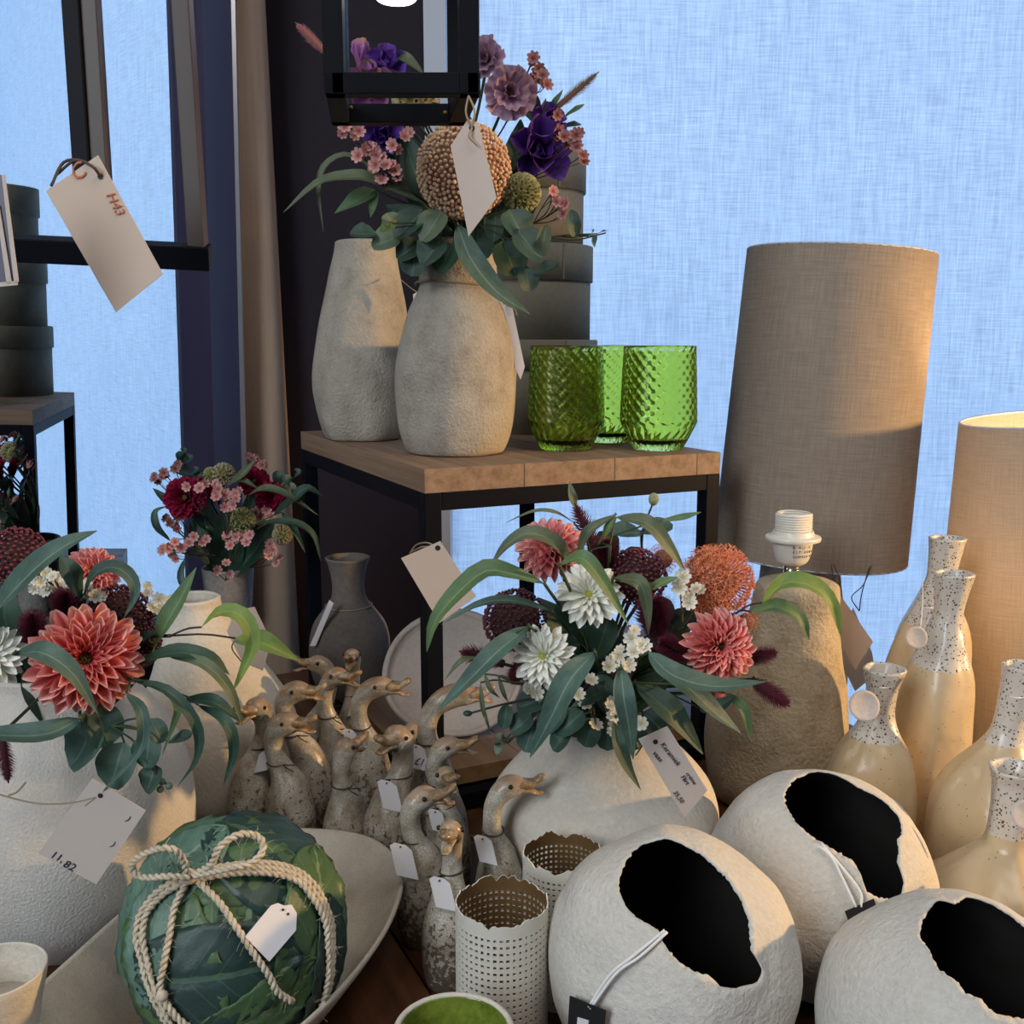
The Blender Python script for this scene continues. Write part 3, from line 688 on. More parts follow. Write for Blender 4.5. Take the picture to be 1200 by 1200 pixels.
tv = vase('cement_pot', 'tall tapered grey cement pot holding the small dark bouquet', 'pot', V((P2(268, 690, 1.30).x, 1.30, 0)),
     [(0, .020), (.003, .022), (.07, .025), (.12, .0295), (.166, .0335)], M['cement'], wob=.02, seed=25, thick=.003)
# leaning plate on the lower shelf
pc = P2(531, 822, 1.10)
pn = (V((0, -.72, .70))).normalized(); pl_ = thing('round_platter', 'pale round ceramic platter propped on the lower shelf of the riser', 'plate', V((pc.x, pc.y, SB)))
vs, fs, uv = lathe([(-.006, .035), (-.006, .050), (-.003, .066), (.004, .076), (.009, .0785)], 64, n=18, wob=.05, wf=2, seed=3, thick=.006)
q = Z.rotation_difference(pn).to_matrix()
pts = [q @ v for v in vs]; zmin = min(p.z for p in pts); off = V((pc.x, pc.y, SB - zmin + .0004))
mk('plate_body', [p + off for p in pts], fs, M['plate'], pl_, uvs=uv)
tube('plate_stand', [off + V((0, .02, .0)), off + V((0, .05, zmin + .0))], .003, M['black'], pl_)

# ---- oval dish
rim = [(472, 1022), (462, 1075), (420, 1140), (345, 1215), (230, 1290), (90, 1345), (-40, 1345), (-70, 1280), (0, 1203), (80, 1128), (160, 1058), (240, 1003), (320, 977), (385, 975), (440, 987)]
R3 = [onz(x, y, .052) for x, y in rim]
n_ = 96; loop = []
K = len(R3)
for i in range(n_):
    u_ = i / n_ * K; j = int(u_); f_ = u_ - j; a, b, c, d = R3[j - 1], R3[j], R3[(j + 1) % K], R3[(j + 2) % K]
    loop.append(.5 * ((2 * b) + (c - a) * f_ + (2 * a - 5 * b + 4 * c - d) * f_ * f_ + (3 * b - a - 3 * c + d) * f_ ** 3))
cc = sum(loop, V()) / n_
dsh = thing('oval_dish', 'long oval oatmeal ceramic dish holding the artificial cabbage', 'dish', V((cc.x, cc.y, 0)))
rings = [(.001, 0), (.45, 0), (.62, .006), (.80, .022), (.94, .042), (1.0, .052), (1.0, .0545), (.985, .0555), (.965, .053), (.90, .043), (.76, .0265), (.60, .013), (.42, .008), (.001, .008)]
vs = []; fs = []
for s_, z in rings:
    for p in loop: vs.append(V((cc.x + (p.x - cc.x) * s_, cc.y + (p.y - cc.y) * s_, z)))
for i in range(len(rings) - 1):
    for k in range(n_): fs.append((i * n_ + k, i * n_ + (k + 1) % n_, (i + 1) * n_ + (k + 1) % n_, (i + 1) * n_ + k))
mk('dish_body', vs, fs, M['dish'], dsh)

# small cup bottom left, green bowl bottom
cu = vase('small_cup', 'small cream cup at the bottom left corner beside the dish', 'cup', V((P2(-6, 1147, .535).x, .535, 0)),
     [(0, .012), (.003, .015), (.04, .018), (.075, .0235), (.094, .0275), (.100, .0282)], M['cream'], wob=.01, thick=.0016)
tube('inner_fill', [V((cu.location.x, cu.location.y, .070)), V((cu.location.x, cu.location.y, .080))], .0195, M['dish'], cu, seg=32)
gb = thing('glazed_bowl', 'cream bowl with a shiny green leaf glaze inside, bottom centre', 'bowl', V((P2(531, 1196, .500).x, .500, 0)))
vs, fs, uv = lathe([(0, .010), (.002, .012), (.03, .017), (.06, .027), (.08, .0318), (.088, .0328)], 64, closedtop=False, thick=.003, wob=.02, wf=2, seed=2)
mi = [0] * len(fs); nr = len(fs) // 64
vs_, fs_, uv_ = vs, fs, uv
mk('bowl_body', vs, fs, [M['cream']], gb, world=False, uvs=uv)
vs, fs, uv = lathe([(.006, .004), (.03, .0137), (.06, .0237), (.08, .0286), (.0870, .0300)], 64, closedtop=False, thick=.0006, wob=.02, wf=2, seed=2)
uv = [(u_ * 3 % 1, v_ * 8) for u_, v_ in uv]
mk('green_lining', vs, fs, M['greenglaze'], gb, world=False, uvs=uv)

# ---- perforated tea light holders
def holder(label, px, py, Y, r, H, seed):
    c = V((P2(px, py, Y).x, Y, 0)); rnd = random.Random(seed)
    o = thing('candle_holder', label, 'candle holder', c, group='perforated metal candle holders')
    NC, NR = 46, 23; seg = NC * 2; vs = []; fs = []
    z0, z1 = .004, H - .0115
    top = [H - .005 + .0018 * rnd.random() + .0035 * noise.noise(V((k * .16, seed, 0))) + .0024 * noise.noise(V((k * .5, seed, 3))) for k in range(seg)]; top[-1] = top[0]
    def pt(k, z): a = 2 * PI * k / seg; return V((math.cos(a) * r, math.sin(a) * r, z))
    dz_ = (z1 - z0) / NR
    idx = {}
    def gv_(k, z):
        key = (round(k % seg, 3), round(z, 5))
        if key not in idx: idx[key] = len(vs); vs.append(pt(k % seg, z))
        return idx[key]
    for i in range(NR):
        za, zb = z0 + i * dz_, z0 + (i + 1) * dz_
        for j in range(NC):
            k0, k1 = j * 2, j * 2 + 2; w = .44 + .16 * rnd.random(); hh = .25 + .07 * rnd.random()
            A_ = [gv_(k0, za), gv_(k1, za), gv_(k1, zb), gv_(k0, zb)]
            Bq = [gv_(k0 + w, za + dz_ * hh), gv_(k1 - w, za + dz_ * hh), gv_(k1 - w, zb - dz_ * hh), gv_(k0 + w, zb - dz_ * hh)]
            for q in range(4): fs.append((A_[q], A_[(q + 1) % 4], Bq[(q + 1) % 4], Bq[q]))
    for j in range(NC):
        k0, k1 = j * 2, j * 2 + 2
        fs.append((gv_(k0, 0), gv_(k1, 0), gv_(k1, z0), gv_(k0, z0)))
        a, b = gv_(k0, z1), gv_(k1, z1); m_ = len(vs); vs.append(pt(k0 + 1, z1)); 
        t0, t1, t2 = gv_(k0, top[k0]), gv_(k0 + 1, top[(k0 + 1) % seg]), gv_(k1, top[k1 % seg])
        fs.append((a, m_, t1, t0)); fs.append((m_, b, t2, t1))
    ob = mk('perforated_wall', vs, fs, [M['metalcream'], M['metalgold']], o, world=False, smooth=False)
    so = ob.modifiers.new('solid', 'SOLIDIFY'); so.thickness = .0009; so.offset = -1; so.material_offset = 1; so.material_offset_rim = 0
    vs, fs, uv = lathe([(0.0005, r - .001), (.0015, r - .001)], 48, smoothp=False, closedtop=True); mk('base', vs, fs, M['metalgold'], o, world=False, smooth=False)
    return o
holder('cream perforated metal candle holder in front, jagged rim', 588, 1065, .588, .0290, .116, 3)
holder('cream perforated metal candle holder behind, partly hidden by a torn pot', 660, 1010, .665, .0283, .108, 8)

# ---- torn-edge pots
def tornpot(label, c, R, hole, seed, sc=(1, 1, 1)):
    o = thing('torn_edge_pot', label, 'pot', V((c.x, c.y, 0)), group='round pots with torn openings')
    pts = [onsph(x, y, c, R) for x, y in hole]; d = sum(((p - c).normalized() for p in pts), V()).normalized()
    u_ = d.orthogonal().normalized(); w2 = d.cross(u_); an = []
    for p in pts:
        q = (p - c).normalized(); an.append((math.atan2(q.dot(w2), q.dot(u_)) % (2 * PI), math.acos(max(-1, min(1, q.dot(d))))))
    an.sort(); K = len(an); seg = 160; rnd = random.Random(seed)
    def thh(a):
        for i in range(K):
            a0, t0 = an[i]; a1, t1 = an[(i + 1) % K]
            if i == K - 1: a1 += 2 * PI
            for aa in (a, a + 2 * PI):
                if a0 <= aa <= a1:
                    f_ = (aa - a0) / max(1e-6, a1 - a0); return t0 + (t1 - t0) * f_
        return an[0][1]
    H_ = [thh(2 * PI * k / seg) * (1 + .035 * noise.noise(V((k * .55, seed, 0))) + .02 * (rnd.random() - .5)) for k in range(seg)]
    N = 56; vs = []; fs = []; mi = []
    def surf(a, t_, rr):
        q = d * math.cos(t_) + (u_ * math.cos(a) + w2 * math.sin(a)) * math.sin(t_)
        b = 1 + .035 * noise.noise(q * 1.6 + V((seed, 0, 0))) + .012 * noise.noise(q * 5 + V((seed, 3, 0)))
        p = V((q.x * sc[0], q.y * sc[1], q.z * sc[2])) * (rr * b)
        p = p + c
        if p.z < .0005 + (R - rr): p.z = .0005 + (R - rr)
        return p
    for inner in (0, 1):
        for i in range(N + 1):
            f_ = i / N
            for k in range(seg):
                t_ = H_[k] + (PI - .002 - H_[k]) * f_ ** 1.0
                rr = R - (.0032 * min(1, f_ * 9 + .25) if inner else 0) + (.0022 * max(0, 1 - f_ * 14) if True else 0) * (.6 + .6 * noise.noise(V((k * .13, seed, 2))))
                vs.append(surf(2 * PI * k / seg, t_, rr))
    o2 = (N + 1) * seg
    for i in range(N):
        for k in range(seg):
            k2 = (k + 1) % seg
            fs.append((i * seg + k, (i + 1) * seg + k, (i + 1) * seg + k2, i * seg + k2)); mi.append(0)
            fs.append((o2 + i * seg + k, o2 + i * seg + k2, o2 + (i + 1) * seg + k2, o2 + (i + 1) * seg + k)); mi.append(1 if i > 0 else 0)
    for k in range(seg):
        k2 = (k + 1) % seg; fs.append((k, k2, o2 + k2, o2 + k)); mi.append(0)
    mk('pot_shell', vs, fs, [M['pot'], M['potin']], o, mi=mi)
    return o
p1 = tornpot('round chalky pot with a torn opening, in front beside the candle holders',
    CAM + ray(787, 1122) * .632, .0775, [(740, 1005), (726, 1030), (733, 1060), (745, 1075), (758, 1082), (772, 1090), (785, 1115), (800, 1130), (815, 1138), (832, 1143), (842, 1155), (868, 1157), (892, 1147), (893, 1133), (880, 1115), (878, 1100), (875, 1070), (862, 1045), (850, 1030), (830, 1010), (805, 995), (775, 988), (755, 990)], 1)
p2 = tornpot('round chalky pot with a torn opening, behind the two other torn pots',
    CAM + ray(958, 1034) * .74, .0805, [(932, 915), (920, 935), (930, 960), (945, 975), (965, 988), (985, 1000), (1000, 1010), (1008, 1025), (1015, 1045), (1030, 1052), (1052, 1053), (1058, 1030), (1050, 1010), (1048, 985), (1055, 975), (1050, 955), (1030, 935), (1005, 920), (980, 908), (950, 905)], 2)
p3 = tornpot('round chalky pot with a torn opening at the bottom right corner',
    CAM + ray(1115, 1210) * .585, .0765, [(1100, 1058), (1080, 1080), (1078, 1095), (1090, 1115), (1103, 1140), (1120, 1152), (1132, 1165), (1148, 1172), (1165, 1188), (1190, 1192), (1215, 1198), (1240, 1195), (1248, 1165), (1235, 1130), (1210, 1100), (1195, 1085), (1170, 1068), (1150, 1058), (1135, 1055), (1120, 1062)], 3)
def blacktag(parent, pc, R, c4, s1, wcard=None):
    cen = onsph(sum(x for x, y in c4) / 4, sum(y for x, y in c4) / 4, pc, R * 1.06); nn = (cen - pc).normalized()
    def onpl(x, y, off=0.):
        d = ray(x, y); return CAM + d * ((cen + nn * off - CAM).dot(nn) / d.dot(nn))
    P = [onpl(x, y) for x, y in c4]; o = bpy.data.objects.new('hang_tag', None); COL.objects.link(o); o.parent = parent
    o.location = wm(parent).inverted() @ cen
    slab('black_card', P, .0008, M['tagblack'], o, nrm=nn)
    for s_ in s1:
        tube('string', [onsph(x, y, pc, R * (1.045 + .02 * k / len(s_))) for k, (x, y) in enumerate(s_)], .0009, M['string'], o, seg=6, n=18)
    if wcard: slab('white_label', [onpl(x, y, .0007) for x, y in wcard], .0004, M['paperw'], o, nrm=nn)
    return o
blacktag(p1, CAM + ray(787, 1122) * .632, .0775, [(668, 1167), (710, 1184), (707, 1212), (666, 1200)], [[(779, 1090), (745, 1118), (715, 1142), (690, 1180)], [(782, 1092), (750, 1121), (722, 1141), (692, 1182)]], [(677, 1192), (690, 1196), (689, 1206), (676, 1203)])
blacktag(p2, CAM + ray(958, 1034) * .74, .0805, [(990, 1068), (1024, 1053), (1028, 1066), (996, 1084)], [[(958, 990), (975, 1005), (990, 1035), (1003, 1063)], [(963, 989), (988, 1018), (1008, 1045), (1009, 1063)]])

# ---- cabbage
cbc = CAM + ray(275, 1088) * .735; CR = .0690
if cbc.z < CR + .009: cbc = CAM + ray(275, 1088) * ((CAMZ - CR - .009) / -ray(275, 1088).z)
cab = thing('artificial_cabbage', 'dark green artificial cabbage tied with a jute bow, in the oval dish', 'cabbage', V((cbc.x, cbc.y, cbc.z - CR)))
v, f = ballg(cbc, CR * .95, ICO3); mk('core', v, f, M['cab1'], cab)
def cableaf(px, py, ang, L, Wd, lift, ma, seed):
    lift *= 2.2; d = (onsph(px, py, cbc, CR) - cbc).normalized()
    r_ = RT - d * RT.dot(d); r_.normalize(); u0 = d.cross(r_)
    ax = (r_ * math.cos(ang) + u0 * math.sin(ang)).normalized(); sx_ = d.cross(ax)
    n1, n2 = 22, 16; vs = []; uv = []; fs = []
    for i in range(n1 + 1):
        t_ = i / n1; a = (t_ - .5) * L; hw_ = Wd * .5 * math.sin(PI * min(1, .06 + t_ * .94)) ** .42
        hw_ *= 1 + .07 * noise.noise(V((t_ * 9, seed, 0)))
        for j in range(n2 + 1):
            s_ = j / n2 * 2 - 1; b = s_ * hw_
            q = (d * math.cos(a) + ax * math.sin(a)); q = (q * math.cos(b) + sx_ * math.sin(b)).normalized()
            ed = max(abs(s_), abs(2 * t_ - 1)) ** 5
            vein = -.0012 * math.exp(-(s_ / .08) ** 2) + .0011 * math.cos((t_ * 7 - abs(s_) * 2.5) * 2 * PI) * (1 - abs(s_)) 
            rr = CR * (1 + lift) + vein + ed * (.0045 * (noise.noise(V((i * .55, j * .55, seed))) + .25)) + .0011 * noise.noise(q * 3.2 + V((seed, 0, 0)))
            vs.append(cbc + q * rr); uv.append((j / n2, t_))
    w_ = n2 + 1
    for i in range(n1):
        for j in range(n2): fs.append((i * w_ + j, i * w_ + j + 1, (i + 1) * w_ + j + 1, (i + 1) * w_ + j))
    o = mk('leaf', vs, fs, ma, cab, uvs=uv); so = o.modifiers.new('s', 'SOLIDIFY'); so.thickness = .0009
for i, a in enumerate([(240, 1085, 2.2, 1.8, 1.5, .00, 'cab2'), (320, 1030, .3, 1.9, 1.5, .01, 'cab1'), (345, 1110, 1.2, 1.7, 1.3, .015, 'cab2'), (190, 1060, 1.3, 1.7, 1.3, .01, 'cab3'),
    (270, 1160, .2, 1.9, 1.3, .02, 'cab1'), (250, 1000, -.3, 1.5, 1.0, .02, 'cab2'), (280, 1080, .65, 1.55, 1.25, .03, 'cab2'), (330, 1010, -.5, 1.4, 1.1, .03, 'cab1'),
    (200, 1130, 1.9, 1.4, .9, .035, 'cab2'), (255, 1140, .1, 1.35, .8, .045, 'cab1'), (365, 1080, 1.5, 1.3, .75, .045, 'cab2'), (210, 1020, .8, 1.0, .7, .035, 'cab3'), (185, 1095, 1.5, 1.1, .45, .05, 'cab3'),
    (300, 1180, .4, 1.2, .5, .05, 'cab2'), (375, 1120, 1.3, 1.0, .4, .055, 'cab1')]):
    cableaf(a[0], a[1], a[2], a[3], a[4], a[5], M[a[6]], i + 3)
for k in range(6):   # unseen back and underside
    an_ = k * PI / 3
    d_ = V((math.cos(an_) * .8, math.sin(an_) * .8 + .35, -.35)).normalized()
    # same leaf builder needs a pixel only for its centre, so the back leaves are simple caps
    r_ = d_.orthogonal().normalized(); u0 = d_.cross(r_); vs = [cbc + d_ * CR * 1.0]; fs = []
    for i in (1, 2, 3):
        for j in range(16):
            aa = j * PI / 8; t_ = i * .27; vs.append(cbc + (d_ * math.cos(t_) + (r_ * math.cos(aa) + u0 * math.sin(aa)) * math.sin(t_)) * CR * (1.0 + .01 * i * (j % 2)))
    fs += [(0, 1 + j, 1 + (j + 1) % 16) for j in range(16)]
    for i in (0, 1): fs += [(1 + i * 16 + j, 17 + i * 16 + j, 17 + i * 16 + (j + 1) % 16, 1 + i * 16 + (j + 1) % 16) for j in range(16)]
    mk('leaf', vs, fs, M['cab2'], cab)
def rope(name, pts, n, parent, r=.00125, hr=.0011, pitch=.0085, closed=False):
    P = crs(pts, n); Ls = [0]
    for i in range(1, n): Ls.append(Ls[-1] + (P[i] - P[i - 1]).length)
    g = G(); u_ = V((0, 0, 1))
    fr = []
    for i in range(n):
        t_ = (P[min(i + 1, n - 1)] - P[max(i - 1, 0)]).normalized(); u_ = (u_ - t_ * u_.dot(t_)).normalized(); fr.append((u_.copy(), t_.cross(u_)))
    for s_ in range(2):
        Q = [P[i] + (fr[i][0] * math.cos(Ls[i] / pitch * 2 * PI + s_ * PI) + fr[i][1] * math.sin(Ls[i] / pitch * 2 * PI + s_ * PI)) * hr for i in range(n)]
        v, f, q = tubeg(Q, r, 6); g.add(v, f)
    rnd = random.Random(n)
    for _ in range(n // 2):   # loose fibres
        i = rnd.randrange(n); d_ = V((rnd.uniform(-1, 1), rnd.uniform(-1, 1), rnd.uniform(-1, 1))).normalized()
        p0 = P[i]; v, f, q = tubeg([p0, p0 + d_ * .0045, p0 + d_ * .0075 + V((0, 0, -.001))], .00010, 3); g.add(v, f)
    return g.out(name, M['twine'], parent)
bow = thing('jute_bow', 'natural jute twine tied in a bow round the cabbage', 'twine', onsph(223, 1027, cbc, CR * 1.08))
def sp(pts, lift=.0115): return [onsph(x, y, cbc, CR + lift) for x, y in pts]
def over(pts, lift=.0115):
    q = sp(pts, lift); a, b_ = (q[-2] - cbc), (q[-1] - cbc); ax = a.cross(b_).normalized()
    return q + [cbc + Matrix.Rotation(k * .33, 3, ax) @ b_ for k in (1, 2, 3)]
for k in range(3): rope('wrap', over([(225, 1024 + k * 4), (262, 1015 + k * 5), (310, 1011 + k * 6), (348, 1020 + k * 6), (372 - k * 2, 1042 + k * 6), (386 - k * 3, 1072 + k * 2), (390 - k * 3, 1098)]), 90, bow)
for k in range(2): rope('wrap', over([(222, 1026 + k * 5), (188 + k * 6, 1042 + k * 4), (166 + k * 7, 1068), (160 + k * 7, 1092), (162 + k * 7, 1112)]), 60, bow)
kx = onsph(223, 1027, cbc, CR + .013)
def nearp(pts, dY): return [P2(x, y, kx.y + d_) for (x, y), d_ in zip(pts, dY)]
rope('bow_loop', nearp([(223, 1027), (247, 1013), (257, 993), (280, 978), (303, 981), (308, 997), (293, 1012), (265, 1018), (226, 1027)], [-.004, -.010, -.012, -.006, .0, -.004, -.010, -.012, -.006]), 90, bow)
rope('bow_loop', nearp([(221, 1025), (210, 1000), (190, 994), (163, 1004), (155, 1017), (167, 1028), (197, 1027), (222, 1029)], [-.004, -.012, -.014, -.010, -.006, -.008, -.012, -.008]), 80, bow)
rope('tail', sp([(221, 1030), (205, 1062), (199, 1095), (192, 1130), (188, 1162), (205, 1190), (222, 1205)]), 90, bow)
rope('tail', sp([(226, 1028), (255, 1055), (276, 1085), (296, 1115), (315, 1143), (325, 1162), (343, 1174)]), 90, bow)
v, f = ballg(kx + V((0, -.002, .001)), .0048, ICO2); mk('knot', v, f, M['twine'], bow)
v, f = ballg(onsph(190, 1167, cbc, CR + .0125), .0035, ICO2); mk('knot', v, f, M['twine'], bow)
pc_ = [onsph(x, y, cbc, CR * 1.17) for x, y in ((286, 1098), (318, 1061), (326, 1058), (333, 1061), (342, 1060), (348, 1070), (347, 1090), (314, 1127))]
ct = thing('paper_tag', 'blank rose white paper tag lying on the cabbage', 'price tag', sum(pc_, V()) / 8)
cen = sum(pc_, V()) / 8; nn = (cen - cbc).normalized(); pc_ = [p - nn * ((p - cen).dot(nn)) for p in pc_]
slab('card', pc_, .0007, M['paperw'], ct, nrm=nn)
for x, y in ((332, 1066), (338, 1071)):
    p_ = onsph(x, y, cbc, CR * 1.17); p_ = p_ - nn * ((p_ - cen).dot(nn)) + nn * .0006; v, f = ballg(p_, .0009, ICO1); mk('eyelet', v, f, M['tagblack'], ct)

# ================================================================== GEESE
def goose(label, px, by, topy, yaw, bend=1.0, width=1.0, tagside=None, tagtxt=None, hx=None, seed=0, neck=1.0, tagsz=1.0):
    """px, by: pixel where it stands; topy: pixel of the crown; hx: pixel x of the head centre"""
    c = onz(px, by, 0); d = ray(px, topy); h = (CAM + d * (c.y / d.y)).z
    o = thing('goose_figurine', label, 'goose', c, rot=(0, 0, yaw), group='glazed ceramic geese on the table')
    # lean of the neck sideways in the picture is given by the pixel of the head
    sh = V((0, 0, 0))
    if hx is not None: sh = Matrix.Rotation(-yaw, 3, 'Z') @ V((pxm(hx + 6 - px, c.y), 0, 0))
    r0 = .165 * h * width if width < 3 else width
    hd = .070 * h / .15 * .15
    sh = sh - V((.15 * bend * h * .62, 0, 0))
    R0 = width * .150 * .15
    prof = [(0, 0, .72, 1), (0, .012, .84, 1), (0, .12, .97, 1), (0, .27, 1.0, 1), (0, .42, .90, 1), (.0, .54, .70, 1), (-.02, .64, .50, 1), (-.03, .715, .40, 1), (-.02, .79, .375, 1),
            (.02 * bend, .86, .40, 1), (.08 * bend, .915, .47, 1), (.16 * bend, .945, .48, 1), (.23 * bend, .945, .40, 1), (.28 * bend, .94, .26, 1)]
    pts = []; rad = []
    for x, z, r, _ in prof:
        f_ = max(0, min(1, (z - .45) / .5)); f_ = f_ * f_ * (3 - 2 * f_)
        pts.append(V((x * h * .62, 0, z * h)) + sh * f_); rad.append(r * R0 if z < .6 else r * R0 * .92)
    n = 44; P = crs(pts, n); q = len(rad); rr = []
    RV = crs([V((r, 0, 0)) for r in rad], n); rr = [max(.0008, v_.x) for v_ in RV]
    vs, fs, uv = tubeg(P, rr, 28, hint=V((0, 1, 0)))
    vs = [v_ + V((noise.noise(v_ * 60 + V((seed, 0, 0))), noise.noise(v_ * 60 + V((0, seed, 5))), 0)) * .0011 for v_ in vs]
    mk('body', vs, fs, M['goose'], o, world=False, uvs=uv)
    H = P[-1]; hd_ = (P[-1] - P[-5]); hd_.z *= .3; hd_.normalize(); br = rad[-3]
    up_ = V((0, 0, 1)); sd = hd_.cross(up_).normalized()
    L = .0165
    tip = H + hd_ * L * .95 + up_ * .0085
    tube('upper_beak', [H - hd_ * .006 + up_ * .002, H + hd_ * .004 + up_ * .0025, H + hd_ * .008 + up_ * .004, H + hd_ * .013 + up_ * .0075, tip], [br * .85, br * .66, br * .50, br * .50, br * .30], M['beak'], o, seg=14, n=14, hint=up_, flat=.62, world=False)
    tube('lower_beak', [H - hd_ * .006 - up_ * .003, H + hd_ * .004 - up_ * .003, H + hd_ * .009 - up_ * .005, H + hd_ * .0145 - up_ * .005], [br * .65, br * .55, br * .44, br * .26], M['beak'], o, seg=12, n=12, hint=up_, flat=.4, world=False)
    for s_ in (-1, 1):
        v, f = ballg(P[-8] + sd * (s_ * rr[-8] * .93) + up_ * .003, .0019, ICO2); mk('eye', v, f, M['eye'], o, world=False)
    # collar of dark cord at the neck
    i = min(range(n), key=lambda i: abs(P[i].z - h * .70)); nc_ = P[i]
    tube_pts = [nc_ + V((math.cos(a) * (rr[i] + .0006), math.sin(a) * (rr[i] + .0006), .0012 * math.sin(a))) for a in [k * PI / 10 for k in range(20)]]
    v, f, q_ = tubeg(tube_pts, .0007, 5, closed=True); g = G(); g.add(v, f)
    inv = Matrix.Rotation(-yaw, 3, 'Z')
    ca = -1 if (tagside or 1) < 0 else 1
    kn = nc_ + inv @ V((ca * rr[i] * .7, -rr[i] * .9, 0))
    v, f, q_ = tubeg([kn, kn + inv @ V((ca * .004, -.008, .003)), kn + inv @ V((ca * .011, -.004, .001))], .0006, 5); g.add(v, f)
    v, f, q_ = tubeg([kn, kn + inv @ V((ca * .004, -.003, -.002)), kn + inv @ V((ca * .010, -.004, -.005))], .0006, 5); g.add(v, f)
    g.out('cord_collar', M['cordd'], o, world=False)
    if tagside is not None:
        k0 = kn; sl = .25 * ca; w2, h2 = .0062 * tagsz, .0185 * tagsz
        ex = inv @ V((math.cos(sl), 0, math.sin(sl))); ey = inv @ V((math.sin(-sl), -.25, -math.cos(sl))).normalized()
        k0 = k0 + inv @ V((ca * .0025, -.0085, .003))
        poly = [k0 + ex * (a * w2) + ey * (b * h2) for a, b in ((-.5, 0), (.5, 0), (1, .12), (1, 1), (-1, 1), (-1, .12))]
        nn_ = (poly[1] - poly[0]).cross(poly[3] - poly[0]).normalized(); kk = len(poly)
        vv = [p + nn_ * .0003 for p in poly] + [p - nn_ * .0003 for p in poly]
        tg = mk('price_tag', vv, [tuple(range(kk)), tuple(range(2 * kk - 1, kk - 1, -1))] + [(a, a + kk, (a + 1) % kk + kk, (a + 1) % kk) for a in range(kk)], M['paperw'], o, world=False, smooth=False)
        v, f = ballg(k0 + ey * .002 + inv @ V((0, -.0006, 0)), .0009, ICO1); mk('eyelet', v, f, M['cordd'], tg, world=False)
        if tagtxt:
            a0_ = wm(o) @ (k0 + ey * (h2 * .80) - ex * (w2 * .8) + inv @ V((0, -.0007, 0))); 
            text('writing', tagtxt, .0085, a0_, wm(o).to_3x3() @ ex, -(wm(o).to_3x3() @ ey), M['ink'], tg)
    return o
D_ = math.radians
goose('speckled goose at far left facing us, beak open, beside the sloping vase', 300, 1002, 820, D_(-125), .7, 1.05, 1, hx=303, seed=1)
goose('goose facing right in the front row, second from the left', 342, 1010, 838, D_(-8), 1.1, 1.03, None, hx=335, seed=2)
goose('goose facing right whose head rises just above the front row goose', 366, 985, 800, D_(-5), 1.1, 1.0, None, hx=345, seed=3)
goose('goose at the back facing left, only its head showing', 372, 945, 768, D_(178), .9, .85, None, hx=374, seed=4)
goose('white necked goose facing right in the middle of the flock', 396, 960, 783, D_(-18), .9, .95, None, hx=392, seed=5)
goose('goose with the tallest straight neck, facing us at the back', 414, 935, 760, D_(-95), .3, .85, 1, hx=411, seed=6, tagsz=1.0)
goose('goose with a curved neck and a £ tag, facing right at the back', 434, 972, 795, D_(-5), 1.3, 1.0, -1, '£17', hx=440, seed=7)
goose('small grey goose looking away, between two larger ones', 408, 1022, 868, D_(50), .6, .95, None, hx=404, seed=8)
goose('pale speckled goose with a white tag, turned to us on the left', 461, 1033, 855, D_(-130), .7, 1.15, -1, hx=463, seed=9, tagsz=1.35)
goose('goose mostly hidden behind the tagged speckled one, beak to the right', 480, 985, 850, D_(15), .9, .85, None, hx=478, seed=10)
goose('tall goose with a long arched neck in front of the riser leg', 508, 1005, 803, D_(5), 1.5, 1.05, -1, '£17', hx=530, seed=11, tagsz=1.2)
goose('brown goose facing right just below the tall arched one', 522, 1020, 867, D_(5), 1.1, .95, None, hx=520, seed=12)
goose('tiny pale goose head peeping behind the tagged small goose', 527, 1040, 902, D_(-60), .6, .85, -1, hx=518, seed=13)
goose('slim goose with a large white tag and a dark foot, facing right', 497, 1100, 925, D_(12), 1.0, .93, -1, hx=492, seed=14, tagsz=1.35)
goose('creamy white goose facing us in front, small tag at its neck', 528, 1150, 965, D_(-100), .5, .90, -1, hx=524, seed=15, tagsz=1.2)
goose('grey goose alone on the right facing right, before the round vase', 585, 1106, 910, D_(5), 1.0, .86, -1, hx=592, seed=16, tagsz=1.1)

